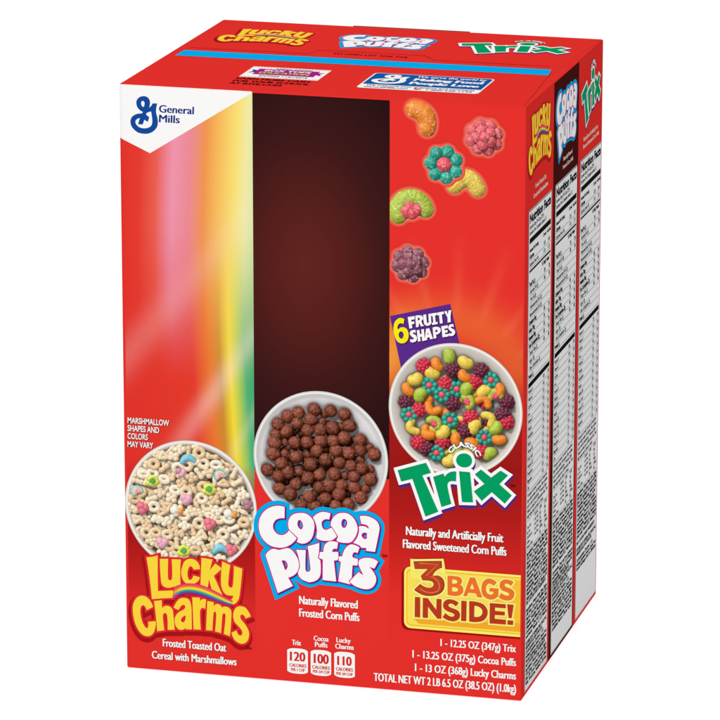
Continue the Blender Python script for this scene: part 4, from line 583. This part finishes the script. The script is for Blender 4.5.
def fill_puffs(p):
    sm = set(G['puffs_small'])
    cc = lin((130, 66, 46))
    for k_ in range(85):
        a, d = rng.uniform(0, 6.28), 26*math.sqrt(rng.random()); p.ball(120.4+d*math.cos(a), 137+d*math.sin(a), -2.6, 3.4, cc*.45)
    for i, (u, v) in enumerate(G['puffs']):
        r = (2.75 if i in sm else 3.75)*rng.uniform(.94, 1.05)*1.1; z = -1.5 if i in sm else rng.uniform(.3, 1.4)
        c_ = cc*rng.uniform(.85, 1.2)*np.array([1, rng.uniform(.94, 1.05), rng.uniform(.92, 1.06)])
        p.ball(u, v, z, r, c_)
        for k_ in range(9):
            a, d = rng.uniform(0, 6.28), r*rng.uniform(.2, .52); p.ball(u+d*math.cos(a), v+d*math.sin(a), z+math.sqrt(max(0, r*r-d*d))-.47*r, .5*r, c_*rng.uniform(.92, 1.08))
def fill_fruit(p):
    kinds = G['fruit_kinds']
    for k_ in range(34):
        a, d = rng.uniform(0, 6.28), 26*math.sqrt(rng.random()); fruit_piece(p, 'gyorptwk'[int(rng.integers(8))], 201+d*math.cos(a), 172+d*math.sin(a), 1.5, rng.uniform(0, 6.28), -2.4)
    for (u, v), k_ in zip(G['fruit'], kinds):
        fruit_piece(p, k_, u, v, 1.66, rng.uniform(0, 6.28), rng.uniform(0, .9))
bowl_print(41.2, 104.0, 40.5, 'cereal_bowl_picture', 'printed picture of a white bowl full of oat shapes and coloured marshmallows', fill_oat, 3, (226, 220, 210), (156, 122, 88), .95, amb=.56, key=.72, ao=.2, aor=1.5)
bowl_print(120.6, 139.5, 40.7, 'cereal_bowl_picture', 'printed picture of a white bowl of round brown chocolate puffs', fill_puffs, 4, (214, 212, 212), (228, 226, 226), amb=.28, key=1.0, ao=.2, aor=2.6, grain=.2, bump=.5)
bowl_print(201.4, 174.7, 39.8, 'cereal_bowl_picture', 'printed picture of a pale bowl of fruit shaped coloured puffs', fill_fruit, 5, (222, 216, 206), (206, 198, 188), amb=.38, key=.85, ao=.19, grain=.14)

# loose fruit-shaped pieces printed with a soft pink glow round each
def loose(k_, u, v, r, a0, label, draw=None, layer=5):
    S = 36.0
    p = Pic(u-S/2, v-S/2, S, S, .13, RED)
    (draw or (lambda q_: fruit_piece(q_, k_, u, v, r, a0)))(p)
    img = p.shade(int(u), grain=.15, L=(-.5, .6, .62), amb=.5, key=.72, ao=.14, spec=.2, bump=.95, sugar=.22)
    hit = p.hit.astype(float)
    base = np.zeros_like(img); base[:] = lin(RED)
    glow = np.clip(blur(hit, 1.25/.13)*1.5, 0, 1)[..., None]*.62
    bgc = base*(1-glow)+lin((250, 176, 140))*glow
    al = np.clip(blur(hit, 1.0)*2-.5, 0, 1)[..., None]
    img = img*al+bgc*(1-al)
    halo = blur(hit, 1.25/.13)
    def rf(th):
        out = []
        for t in th:
            rr = np.arange(0, S/2-.3, .1)
            h_ = p.sample(halo, u+rr*math.cos(t), v+rr*math.sin(t))[:, 0]
            kk = np.nonzero(h_ > .05)[0]; q_ = rr[kk[-1]] if len(kk) else .5
            if math.cos(t) < 0: q_ = min(q_, (162.0-u)/math.cos(t))
            out.append(q_)
        out = np.array(out); k2 = np.array([1, 2, 3, 2, 1])/9
        return sum(k2[i]*np.roll(out, i-2) for i in range(5))
    UV, F, rad = polar(u, v, S/2, 90, 260, rf)
    return grid_print('loose_cereal_picture', FRONT, front, UV, p.sample(img, UV[:, 0], UV[:, 1]), F, layer, label)
PC = G['pieces']
loose('c', PC[0][0], PC[0][1], 2.9, 2.35, 'printed orange crescent piece near the top edge', lambda q_: bean(q_, PC[0][0]-1.0, PC[0][1]-1.6, ORG, 5.0, -.95, .5, 1.3))
loose('r', PC[1][0], PC[1][1], 3.75, .3, 'printed pinkish red berry cluster piece', lambda q_: cluster(q_, PC[1][0], PC[1][1], lin((230, 98, 108)), 3.8, .3))
loose('k', PC[3][0], PC[3][1]-.4, 2.9, 3.0, 'printed pale yellow crescent piece', lambda q_: bean(q_, PC[3][0], PC[3][1]-1.6, YEL, 4.7, -.08, .85, 1.45))
loose('t', PC[2][0], PC[2][1], 3.75, .4, 'printed teal flower piece with a pink middle', layer=6)
loose('w', PC[4][0]+.9, PC[4][1]-2.5, 3.5, .15, 'printed lime green half slice piece with a pink middle', lambda q_: melon(q_, PC[4][0]+.6, PC[4][1]-3.6, 4.7, .28))
loose('p', PC[6][0], PC[6][1], 3.6, .2, 'printed purple grape cluster piece', lambda q_: cluster(q_, PC[6][0], PC[6][1], lin((150, 84, 100)), 3.8, .2))

# ---------------------------------------------------------------- product names
YL = (252, 218, 62)
def tr_of(key):
    if key is None: return None
    a, b_, c_, d_ = PL[key]
    return lambda co: np.stack([co[:, 0]*a+b_, co[:, 1]*c_+d_], 1)
def rainbow(sheet_panel, parent, layer, tr):
    P_ = np.array(G['rain']).reshape(-1, 2, 2)
    n_ = len(P_); tt = np.linspace(0, n_-1, 90)
    i = np.minimum(tt.astype(int), n_-2); f_ = (tt-i)[:, None]
    a, b_ = P_[i, 0]*(1-f_)+P_[i+1, 0]*f_, P_[i, 1]*(1-f_)+P_[i+1, 1]*f_
    for _ in range(12):
        a[1:-1] = (a[:-2]+2*a[1:-1]+a[2:])/4; b_[1:-1] = (b_[:-2]+2*b_[1:-1]+b_[2:])/4
    nk = 24; w = np.linspace(0, 1, nk+1)[None, :, None]
    UV = a[:, None]*(1-w)+b_[:, None]*w
    cols = ramp(np.linspace(0, 1, nk+1), [(0, lin((232, 60, 130))), (.12, lin((236, 56, 110))), (.22, lin((240, 110, 50))), (.32, lin((246, 140, 50))), (.42, lin((253, 226, 60))), (.52, lin((230, 220, 60))), (.6, lin((100, 180, 80))), (.72, lin((50, 130, 196))), (.84, lin((60, 80, 170))), (.93, lin((150, 30, 120))), (1, lin((190, 20, 80)))])
    c_ = np.repeat(cols[None], 90, 0)
    fade = np.clip(1-np.arange(90)/16, 0, 1)[:, None, None]*.75; c_ = c_*(1-fade)+lin((235, 80, 60))*fade
    UV = UV.reshape(-1, 2)
    if tr: UV = tr(UV)
    i = np.arange(90*(nk+1)).reshape(90, nk+1)
    F = np.stack([i[:-1, :-1], i[:-1, 1:], i[1:, 1:], i[1:, :-1]], -1).reshape(-1, 4)
    return UV, c_.reshape(-1, 3), F
def name_yellow(panel, parent, key=None, L0=6, label='', dark=(170, 24, 24)):
    tr = tr_of(key); s = Sheet(panel)
    sh = (lambda co: (tr(co+np.array([-.4, -1.7])) if tr else co+np.array([-.4, -1.7])))
    s.shape(loops('lucky_shadow'), M(dark), L0, sh)
    s.shape(loops('lucky_red'), M((228, 40, 50)), L0+1, tr)
    s.shape(loops('lucky_fill'), M(YL), L0+2, tr)
    o = s.build('product_name', parent, label)
    UV, c_, F = rainbow(panel, parent, L0+3, tr)
    me_ = grid_print('rainbow_swoosh', panel, parent, UV, c_, F, L0+3)
    return o
def name_blue(panel, parent, key=None, L0=6, label=''):
    tr = tr_of(key); s = Sheet(panel)
    nv = (lambda co: (tr(co+np.array([.38, -.42])) if tr else co+np.array([.38, -.42])))
    s.shape(loops('cocoa_blue'), M((0, 174, 239)), L0, tr)
    s.shape(loops('cocoa_navy'), M((38, 38, 120)), L0+1, nv)
    s.shape(loops('cocoa_magenta'), M((196, 20, 132)), L0+2, tr)
    holes = loops('cocoa_fill')[-4:]
    fill = loops('cocoa_fill')[:-4]
    s.shape(fill+holes, M((252, 252, 252)), L0+3, tr)
    return s.build('product_name', parent, label)
def name_green(panel, parent, key=None, L0=6, label=''):
    tr = tr_of(key); s = Sheet(panel)
    off = lambda dx, dy: (lambda co: (tr(co+np.array([dx, dy])) if tr else co+np.array([dx, dy])))
    s.shape(loops('trix_white'), M((88, 44, 140)), L0, off(.35, -1.9))
    s.shape(loops('trix_white'), M((72, 36, 124)), L0+1, off(.18, -.95))
    s.shape(loops('trix_white'), M((252, 252, 252)), L0+2, tr)
    s.shape(loops('trix_green'), M((8, 92, 56)), L0+3, tr)
    g_ = loops('trix_green')
    s.shape(g_, M((6, 160, 98)), L0+4, off(.22, -.16))
    # small arched word above the dotted letter
    (cx_, cy_), (_, ty), _, _ = G['classic']
    Rr = ty-cy_
    def warp(x, y):
        a = (18.6/2-x)/Rr*1.02+math.radians(-3)
        q_ = np.stack([cx_+(Rr+y)*np.sin(-a), cy_+(Rr+y)*np.cos(a)], 1)
        return tr(q_) if tr else q_
    s.text('CLASSIC', 0, 0, 18.6, 2.7, M((30, 20, 20)), L0+3, bold=.09, grow=True, warp=lambda x, y: warp(x+.15, y-.25))
    s.text('CLASSIC', 0, 0, 18.6, 2.7, M((252, 252, 252)), L0+5, bold=.055, grow=True, warp=warp)
    return s.build('product_name', parent, label)
name_yellow(FRONT, front, None, 6, 'large yellow product name under the bowl of oat shapes', (166, 22, 24))
name_blue(FRONT, front, None, 6, 'large white product name outlined in blue under the brown puffs')
name_green(FRONT, front, None, 6, 'large green product name outlined in white under the fruit pieces')

# ---------------------------------------------------------------- front captions
WT = M((252, 250, 248))
def caption(key, panel, parent, label, mat, shadow=None, bold=.03, layer=6, name='caption'):
    s = Sheet(panel)
    for t, u0, v0, u1, h in T[key]:
        if shadow is not None: s.text(t, u0+.25, v0-.25, u1+.25, h, shadow, layer, bold=bold)
        s.text(t, u0, v0, u1, h, mat, layer+1, bold=bold)
    return s.build(name, parent, label)
caption('shapes_note', FRONT, front, 'small white note about marshmallow shapes and colours', WT, M((60, 30, 30)), .02)
caption('oat', FRONT, front, 'white caption under the yellow product name', WT, M((150, 20, 22)), .028)
caption('cocoa', FRONT, front, 'white caption under the blue outlined product name', WT, None, .028)
caption('fruit', FRONT, front, 'white caption under the green product name', WT, M((120, 14, 18)), .028)
caption('net', FRONT, front, 'white list of bag weights at the lower right', WT, None, .028)
for t, u0, v0, u1, h in T['tm']:
    s = Sheet(FRONT); s.text(t, u0, v0, u1, h, M((60, 16, 16)), 9, bold=.03); s.build('trade_mark', front)

# calorie badges
bg_ = G['badges']; cal = T['cal']; cn = T['calnum']
groups = ([cal[0]], cal[1:3], cal[3:5])
for i in range(3):
    (u0, v1), (u1, v0) = bg_[2*i], bg_[2*i+1]
    w = u1-u0; h0 = v0+.9; h1 = v1-.9
    L_ = []
    for t in np.linspace(-1, 1, 15): L_.append((u0+w*(t+1)/2, v0+1.1*t*t*t*t+.3*t*t))
    for t in np.linspace(1, -1, 15): L_.append((u0+w*(t+1)/2, v1-1.1*t*t*t*t-.3*t*t))
    s = Sheet(FRONT)
    s.poly(L_, WT, 6)
    for t, a, b_, c_, h in cn[3*i:3*i+3]: s.text(t, a, b_, c_, h, M((214, 40, 40)), 7, bold=.035)
    s.build('calorie_badge', front, 'white calorie badge with red number %s' % cn[3*i][0])
    s = Sheet(FRONT)
    for t, a, b_, c_, h in groups[i]: s.text(t, a, b_, c_, h, WT, 7, bold=.03)
    s.build('badge_heading', front)

# purple banner with yellow figure
P_ = G['purple']
s = Sheet(FRONT); s.poly([(max(161.95, P_[0][0]), P_[0][1]), P_[1], P_[2], P_[3]], M((92, 44, 140)), 3)
Lp = loops('six')
dk = M((34, 18, 50))
s.shape(Lp, dk, 4, lambda co: co+np.array([.45, -.45]))
s.shape(Lp, M((252, 236, 20)), 5)
s.shape(loops('fruity'), dk, 4, lambda co: co+np.array([.5, -.5]))
s.shape(loops('fruity'), dk, 4.5, lambda co: co+np.array([.25, -.25]))
s.shape(loops('fruity'), WT, 5)
s.build('purple_banner', front, 'tilted purple banner with a yellow six and white words')

# golden banner
(bl_, bt), (br_, _), (_, bb), (_, _), (tl0, ttop), (tr0, _), (tr1, tbase) = G['banner']
bt_, bb_ = G['banner'][0][1], G['banner'][2][1]
def rrect(u0, v0, u1, v1, r, nb=6, right=False):
    L_ = []
    for (cx_, cy_, a0) in ((u0+r, v0+r, 180), (u1-(0 if not right else r), v0+(0 if not right else r), 270), (u1-(0 if not right else r), v1-(0 if not right else r), 0), (u0+r, v1-r, 90)):
        rr = r if (cx_ < (u0+u1)/2 or right) else 0
        for k_ in range(nb+1):
            a = math.radians(a0+90*k_/nb); L_.append((cx_+rr*math.cos(a), cy_+rr*math.sin(a)))
            if rr == 0: break
    return L_
s = Sheet(FRONT)
ue = BW-.7
s.poly(rrect(bl_-1.6, bb_-1.3, ue, bt_-1.0, 4), M((160, 16, 20)), 3)
s.poly(rrect(bl_, bb_, ue, bt_, 4), M((254, 244, 110)), 4)
UV, F = rect_grid(0, 0, 1, 1, 2, 2)
s.poly(rrect(bl_+1.4, bb_+1.6, ue, bt_-1.4, 3), M((246, 186, 48)), 5)
s.poly(rrect(bl_+1.9, bb_+2.2, ue, bt_-1.9, 3), M((253, 228, 92)), 6)
s.poly([(bl_+9, bb_+3.2), (ue, bb_+3.2), (ue, bb_+8.5), (bl_+40, bb_+7.0), (bl_+6, bb_+6.0)], M((246, 174, 44)), 7)
s.poly([(bl_+48, bb_+7.6), (ue, bb_+8.5), (ue, bt_-3.2), (bl_+60, bt_-3.2), (bl_+52, bb_+20)], M((251, 196, 52)), 7)
s.poly([(tl0, bt_-6), (tl0-.2, ttop), (tr0, ttop), (tr1+.3, bt_-1.6), (tr1, bt_-8)], M((254, 244, 110)), 7)
s.poly([(tl0+.2, bt_-7), (tr1-1, bt_-9), (tr1-1, bt_-2.5), (tl0+.2, bt_-2.5)], M((253, 236, 108)), 8)
pale = M((254, 242, 130))
s.shape(loops('bags_pale'), pale, 9)
s.shape(loops('three_pale'), pale, 10.7)
s.shape(loops('bags'), M((240, 116, 48)), 11)
s.shape(loops('inside'), M((186, 58, 34)), 11)
s.shape(loops('three'), M((128, 28, 26)), 12)
s.shape(loops('three'), M((190, 66, 38)), 13, lambda co: (co-co.mean(0))*np.array([.955, .965])+co.mean(0)+np.array([-.25, .2]))
# bright inline stroke of the figure
q3 = np.array([(203, 98), (390, 95), (268, 222), (345, 226), (395, 262), (412, 315), (392, 362), (330, 385), (262, 378), (205, 350)], float)
b3 = loops('three')[0]; mn, mxx = b3.min(0), b3.max(0)
q3 = np.stack([mn[0]+(q3[:, 0]-140)/(460-140)*(mxx[0]-mn[0]), mxx[1]-(q3[:, 1]-58)/(418-58)*(mxx[1]-mn[1])], 1)
def stroke(s, Q, w, mat, layer):
    L1, L2 = [], []
    for i in range(len(Q)):
        a = Q[max(i-1, 0)]; b_ = Q[min(i+1, len(Q)-1)]; d_ = (b_-a)/np.linalg.norm(b_-a); n_ = np.array([-d_[1], d_[0]])*w/2
        L1.append(Q[i]+n_); L2.append(Q[i]-n_)
    V_ = np.array(L1+L2); k_ = len(Q)
    s.raw(V_, [[i, i+1, k_+i+1, k_+i] for i in range(k_-1)], mat, layer)
stroke(s, q3, .55, M((240, 132, 70)), 14)
s.build('golden_banner', front, 'golden yellow banner telling of three bags inside')

# ---------------------------------------------------------------- side panel
s = Sheet(SIDE); s.rect(.6, 1.1, BD-.6, SH-.4, M(RED), 1)
side = s.build('side_panel', box, 'narrow right side with three tall nutrition tables')
s = Sheet(SIDE); s.rect(72.3, 1.15, 140.2, SH-.45, M((72, 24, 22)), 2)
s.build('brown_stripe', side, 'dark brown upright stripe in the middle of the side')
name_yellow(SIDE, side, 'side_lucky', 3, 'yellow product name at the top of the nearest side stripe', (190, 30, 30))
name_blue(SIDE, side, 'side_cocoa', 3, 'blue outlined product name at the top of the brown side stripe')
name_green(SIDE, side, 'side_trix', 3, 'green product name at the top of the farthest side stripe')
for i, lb in enumerate(('nearest', 'middle', 'farthest')):
    s = Sheet(SIDE)
    for t, u0, v0, u1, h in T['sidecap'][2*i:2*i+2]: s.text(t, u0, v0, u1, h*.8, M((246, 226, 214)), 4, bold=.03)
    s.build('caption', side, 'small pale caption on the %s side stripe' % lb)

ROWS = [("Calories", "120", "160"), ("Calories from Fat", "10", "15"), None,
        ("Total Fat 1g", "2%", "2%"), ("Saturated Fat 0g", "0%", "3%"), ("Trans Fat 0g", "", ""), ("Polyunsaturated Fat 0.5g", "", ""), ("Monounsaturated Fat 0.5g", "", ""),
        ("Cholesterol 0mg", "0%", "1%"), ("Sodium 170mg", "7%", "9%"), ("Potassium 50mg", "1%", "7%"), ("Total Carbohydrate 23g", "8%", "10%"), ("Dietary Fiber 2g", "6%", "6%"),
        ("Sugars 10g", "", ""), ("Other Carbohydrate 12g", "", ""), ("Protein 1g", "", "")]
VIT = ["Vitamin A", "Vitamin C", "Calcium", "Iron", "Vitamin D", "Thiamin", "Riboflavin", "Niacin", "Vitamin B6", "Folic Acid", "Vitamin B12", "Phosphorus", "Magnesium", "Zinc"]
FOOT = ["* Amount in cereal. A serving of cereal plus", "skim milk provides 160 calories, 50mg sodium,", "and 6g total carbohydrate. ** Percent Daily", "Values are based on a 2,000 calorie diet. Your", "daily values may be higher or lower."]
ING = {0: ["Ingredients: Whole Grain Oats, Sugar,", "Oat Flour, Corn Syrup, Modified Corn", "Starch, Corn Starch, Dextrose, Salt,", "Gelatin, Trisodium Phosphate, Natural", "and Artificial Flavor, Colors."],
       1: ["Ingredients: Whole Grain Corn, Sugar,", "Corn Syrup, Cornmeal, Canola and Rice", "Bran Oil, Cocoa Processed with Alkali,", "Salt, Fructose, Refiner's Syrup,", "Trisodium Phosphate, Caramel Color."],
       2: ["Ingredients: Whole Grain Corn, Sugar,", "Rice Flour, Corn Syrup, Canola and Rice", "Bran Oil, Modified Corn Starch, Salt,", "Trisodium Phosphate, Natural and", "Artificial Flavor, Citric Acid."]}
VM = ["Vitamins and Minerals: Calcium", "Carbonate, Zinc and Iron (mineral", "nutrients), Vitamin C, A B Vitamin", "(niacinamide), Vitamin B6, Vitamin B2,", "Vitamin B1, Vitamin A, A B Vitamin", "(folic acid), Vitamin B12, Vitamin D3."]
K = M((26, 26, 28)); PAPER = M((244, 245, 245))
for i, (a, b_) in enumerate(((9.0, 67.3), (78.6, 137.4), (147.2, 206.3))):
    s = Sheet(SIDE); w = b_-a
    s.rect(a-.6, 3.1, b_+.3, 292.7, M((236, 238, 238)), 3)
    s.rect(a-.3, 3.45, b_+.1, 292.3, K, 4)
    s.rect(a, 3.75, b_-.2, 291.9, PAPER, 5)
    X0, X1 = a+1.6, b_-1.6
    s.text("Nutrition Facts", X0, 285.2, X1, 4.9, K, 6, bold=.05, fine=True)
    s.text("Serving Size 3/4 Cup (27g)", X0, 281.4, X0+.62*w, 2.3, K, 6, bold=.02, fine=True)
    s.text("Servings Per Container about 12", X0, 277.9, X0+.74*w, 2.3, K, 6, bold=.02, fine=True)
    s.rect(X0, 272.9, X1, 276.0, K, 6)
    s.text("Amount Per Serving", X0, 267.9, X0+.4*w, 2.0, K, 6, bold=.05, fine=True)
    s.text("Cereal", X0+.60*w, 269.3, X0+.74*w, 2.0, K, 6, bold=.04, fine=True); s.text("with milk", X0+.78*w, 269.3, X0+.95*w, 2.0, K, 6, bold=.04, fine=True)
    v = 263.9
    for r_ in ROWS[:2]:
        s.text(r_[0], X0, v, X0+(.2 if r_[0] == 'Calories' else .4)*w, 2.3, K, 6, bold=.05 if r_[0] == 'Calories' else .02, fine=True)
        s.text(r_[1], X0+.63*w, v, X0+.71*w, 2.2, K, 6, fine=True); s.text(r_[2], X0+.83*w, v, X0+.91*w, 2.2, K, 6, fine=True)
        s.rect(X0, v-1.15, X1, v-.95, K, 6); v -= 4.6
    s.rect(X0, 255.9, X1, 257.1, K, 6)
    s.text("% Daily Value**", X0+.56*w, 252.5, X1-.3, 2.1, K, 6, bold=.05, fine=True)
    rows = ROWS[3:]; dv = (251.0-191.4)/len(rows); v = 251.0-dv+1.1
    for r_ in rows:
        t = r_[0]; bd = t.split()[0] in ('Total', 'Cholesterol', 'Sodium', 'Potassium', 'Protein')
        ind = 0 if bd else 2.2
        s.text(t, X0+ind, v, X0+ind+len(t)*1.28, 2.5, K, 6, bold=.05 if bd else .015, fine=True)
        if r_[1]: s.text(r_[1], X0+.66*w, v, X0+.72*w, 2.2, K, 6, bold=.04, fine=True)
        if r_[2]: s.text(r_[2], X0+.87*w, v, X0+.93*w, 2.2, K, 6, bold=.04, fine=True)
        s.rect(X0+ind, v-1.3, X1, v-1.1, K, 6); v -= dv
    s.rect(X0, 187.0, X1, 189.9, K, 6)
    end = (124.5, 122.5, 120.5)[i]
    dv = (187.0-end)/len(VIT); v = 187-dv+1.1
    for k_, t in enumerate(VIT):
        s.text(t, X0, v, X0+len(t)*1.3, 2.3, K, 6, bold=.015, fine=True)
        pc = ("10%", "10%", "25%", "10%", "25%", "4%")[(k_*5+i) % 6]
        s.text(pc, X0+.65*w, v, X0+.73*w, 2.2, K, 6, bold=.01, fine=True); s.text(pc, X0+.86*w, v, X0+.94*w, 2.2, K, 6, bold=.01, fine=True)
        s.rect(X0, v-1.3, X1, v-1.1, K, 6); v -= dv
    v = end-3.2
    for t in FOOT: s.text(t, X0, v, X0+min(len(t)*1.18, w-3.4), 2.1, K, 6, bold=.02, fine=True); v -= 3.15
    s.rect(X0, v+1.6, X1, v+1.8, K, 6); v -= .6
    for r_ in (("", "Calories", "2,000", "2,500"), ("Total Fat", "Less than", "65g", "80g"), ("Sat Fat", "Less than", "20g", "25g"), ("Cholesterol", "Less than", "300mg", "300mg"), ("Sodium", "Less than", "2,400mg", "2,400mg"), ("Dietary Fiber", "", "25g", "30g")):
        for t, f_ in zip(r_, (0, .33, .56, .78)):
            if t: s.text(t, X0+f_*w, v, X0+f_*w+len(t)*1.18, 1.9, K, 6, bold=.015, fine=True)
        v -= 2.95
    s.rect(X0, v+1.5, X1, v+1.7, K, 6); v -= 1.4
    more = ["DISTRIBUTED BY GENERAL MILLS SALES, INC.,", "MINNEAPOLIS, MN 55440 USA"]
    tail = ["Carbohydrate Choices: 1 1/2", "Exchange calculations based on Choose Your", "Foods: Exchange Lists for Diabetes."]
    al = ["CONTAINS WHEAT INGREDIENTS." if i == 1 else "MAY CONTAIN WHEAT INGREDIENTS."]
    blk = (ING[i]+VM+['']+al+['']+more+['']+tail)
    if i == 0: blk = ING[0]+VM+al+['']+ING[0][:4]+VM[:3]+['']+more+tail+al
    if i == 1: blk = ING[1]+VM+['']+VM[1:4]+al+more+tail
    for t in blk+ING[(i+1) % 3]*(i < 2)+VM*(i < 1)+ING[2]*(i < 1):
        if v < (5.6, 12.0, 20.0)[i]: break
        if t: s.text(t, X0, v, X0+min(len(t)*1.72, w-3.3), 2.0, K, 6, bold=.05, fine=True)
        v -= 2.72 if t else 1.5
    s.build('nutrition_table', side, '%s nutrition table on the side, tall grey white label with black print' % ('nearest', 'middle', 'farthest')[i])

# ---------------------------------------------------------------- top flaps
BOARD = bpy.data.materials.new('raw_grey_brown_board'); BOARD.use_nodes = True
b = BOARD.node_tree.nodes['Principled BSDF']; b.inputs['Roughness'].default_value = .9
nz = BOARD.node_tree.nodes.new('ShaderNodeTexNoise'); nz.inputs['Scale'].default_value = 1500
rp = BOARD.node_tree.nodes.new('ShaderNodeValToRGB'); rp.color_ramp.elements[0].color = (.14, .09, .06, 1); rp.color_ramp.elements[1].color = (.36, .25, .18, 1)
BOARD.node_tree.links.new(nz.outputs[0], rp.inputs[0]); BOARD.node_tree.links.new(rp.outputs[0], b.inputs['Base Color'])

def flap(name, P, z0, z1, label, raw):
    """a cut sheet of board: printed face, raw edges where raw(edge midpoint) says so"""
    me_ = bpy.data.meshes.new(name); n_ = len(P)
    V_ = [(x*MM, y*MM, z1*MM) for x, y in P]+[(x*MM, y*MM, z0*MM) for x, y in P]
    F_ = [list(range(n_)), list(range(2*n_-1, n_-1, -1))]
    for i in range(n_): j = (i+1) % n_; F_.append([i, i+n_, j+n_, j])
    me_.from_pydata(V_, [], F_); me_.materials.append(M(RED)); me_.materials.append(BOARD)
    for i in range(n_):
        j = (i+1) % n_; mid = ((P[i][0]+P[j][0])/2, (P[i][1]+P[j][1])/2)
        if raw(mid): me_.polygons[2+i].material_index = 1
    me_.update()
    return link(name, me_, box, label)
back = flap('top_flap', [(5.6, 85), (3.6, 134), (2.0, 180), (.9, BD-.6), (BW-.8, BD-.6), (236.9, 150.6), (235.6, 93.5), (233.5, 85)], SH, BH-.4, 'rear top flap printed with the three product names', lambda m_: m_[0] > BW/2 and m_[1] < BD-3)
frontf = flap('top_flap', [(.9, .5), (239.9, .5), (237.6, 45.5), (235.2, 75), (234.6, 92), (232.5, 107), (229.5, 116.2), (159.2, 116.2), (150.4, 128), (84.8, 127.8), (80.5, 115), (6.9, 115.5), (5.8, 90), (4.6, 64)], SH-.1, BH-.02, 'front top flap with the bright blue tear strip', lambda m_: m_[0] > BW/2+70 and m_[1] > 1 or m_[1] > 110)
s = Sheet(TOPF); s.poly([(6.3, 88.9), (234.0, 88.9), (232.6, 105.7), (7.0, 105.9)], M((0, 176, 242)), 1)
s.build('tear_strip', frontf, 'bright blue tear strip across the top')
s = Sheet(TOPF); stroke(s, np.array([(7.2, 114.6), (80.7, 114.2), (85.2, 127.0), (150.1, 127.2), (158.9, 115.4), (229.2, 115.4)], float), .75, M((138, 24, 28)), 1)
s.build('cut_line', frontf, 'thin dark cut line of the opening tab')
s = Sheet(TOPF)
for t, u0, v0, u1, h in T['open']: s.text(t, 95.5, 117.6, 141.5, 3.4, M((60, 16, 16)), 1, bold=.02)
s.build('caption', frontf, 'tiny dark opening instruction on the tab')
# savings coupon
s = Sheet(TOPF)
s.rect(61.2, 37.5, 108.6, 68.9, WT, 1)
for k_ in range(24):                      # dashed cutting line
    a = 62+k_*1.94
    s.rect(a, 66.9, a+1.1, 67.5, M((150, 40, 140)), 2); s.rect(a, 38.9, a+1.1, 39.5, M((150, 40, 140)), 2)
s.rect(66.5, 46.5, 103.5, 63, M((176, 32, 146)), 2)
s.poly([(62.9, 50.5), (66.6, 52.5), (66.6, 58), (62.9, 60), (64.6, 55.3)], M((60, 50, 140)), 2)
s.poly([(107, 50.5), (103.4, 52.5), (103.4, 58), (107, 60), (105.3, 55.3)], M((176, 32, 146)), 2)
s.text("BOX TOPS", 71, 56, 99, 4.8, WT, 3, bold=.03)
s.text("EDUCATION", 70, 48.6, 100.3, 4.6, M((60, 50, 110)), 3, bold=.05)
s.text("EDUCATION", 69.6, 49.2, 99.6, 4.6, M((248, 212, 60)), 4, bold=.03)
s.text("OFFICIAL COUPON", 76, 63.2, 98, 2.6, K, 2, bold=.02)
s.text("EXPIRES 11/01/2018", 72, 41.6, 101, 3.0, K, 2, bold=.02)
s.build('coupon', frontf, 'small white coupon with a purple band and yellow word')
s = Sheet(TOPF)
for t, v_, u1_ in (("EARN MORE CASH", 30.2, 105.5), ("FOR YOUR SCHOOL", 23.0, 107.5), ("AT BTFE.COM", 15.8, 92.5)): s.text(t, 61.3, v_, u1_, 5.0, M((48, 14, 14)), 1, bold=.04)
s.build('caption', frontf, 'dark three line note in front of the coupon')
# maker's blue badge
s = Sheet(TOPF)
s.poly(rrect(135, 25, 207.3, 69.6, 3.2, right=True), WT, 1)
s.poly(rrect(136, 36.6, 206.3, 68.7, 2.6, right=True), M((22, 92, 172)), 2)
s.rect(136.0, 36.6, 206.3, 40.2, M((22, 92, 172)), 3)
E_ = loops('emblem'); e0 = E_[0].min(0); e1 = E_[0].max(0)
s.shape(E_, WT, 4, lambda co: np.stack([138.5+(co[:, 0]-e0[0])/(e1[0]-e0[0])*20, 39.5+(co[:, 1]-e0[1])/(e1[1]-e0[1])*26.5], 1))
s.text("We serve the world by", 162, 61.6, 203.5, 4.6, WT, 4, bold=.02)
s.text("Making Food", 162, 51.6, 203.5, 7.6, WT, 4, bold=.05)
s.text("People Love", 162, 41.4, 203.5, 7.6, WT, 4, bold=.05)
s.text("We welcome your questions and comments", 139, 32.2, 203.5, 3.2, K, 2, bold=.02)
s.text("GeneralMills.com", 139, 27.2, 165, 3.4, M((22, 92, 172)), 2, bold=.03)
s.text("1-800-328-1144", 176, 27.2, 203, 3.4, M((22, 92, 172)), 2, bold=.03)
s.poly([(170.5, 27.0), (173.0, 29.4), (172.6, 30.7), (171.3, 30.9), (170.5, 30.0), (169.7, 30.9), (168.4, 30.7), (168, 29.4)], M((214, 30, 44)), 2)
s.build('maker_badge', frontf, 'blue and white maker badge with a slogan on the front top flap')
name_yellow(TOPB, back, 'top_lucky', 1, 'yellow product name on the rear top flap', (150, 26, 26))
name_blue(TOPB, back, 'top_cocoa', 1, 'blue outlined product name on the rear top flap')
name_green(TOPB, back, 'top_trix', 1, 'green product name on the rear top flap')
# thin dark sliver of the inner lip showing along the rear edge
s = flap('inner_lip', [(84, BD-.55), (158, BD-.55), (158, BD-.15), (84, BD-.15)], SH, BH+.1, 'thin dark board edge along the rear of the top', lambda m_: True)
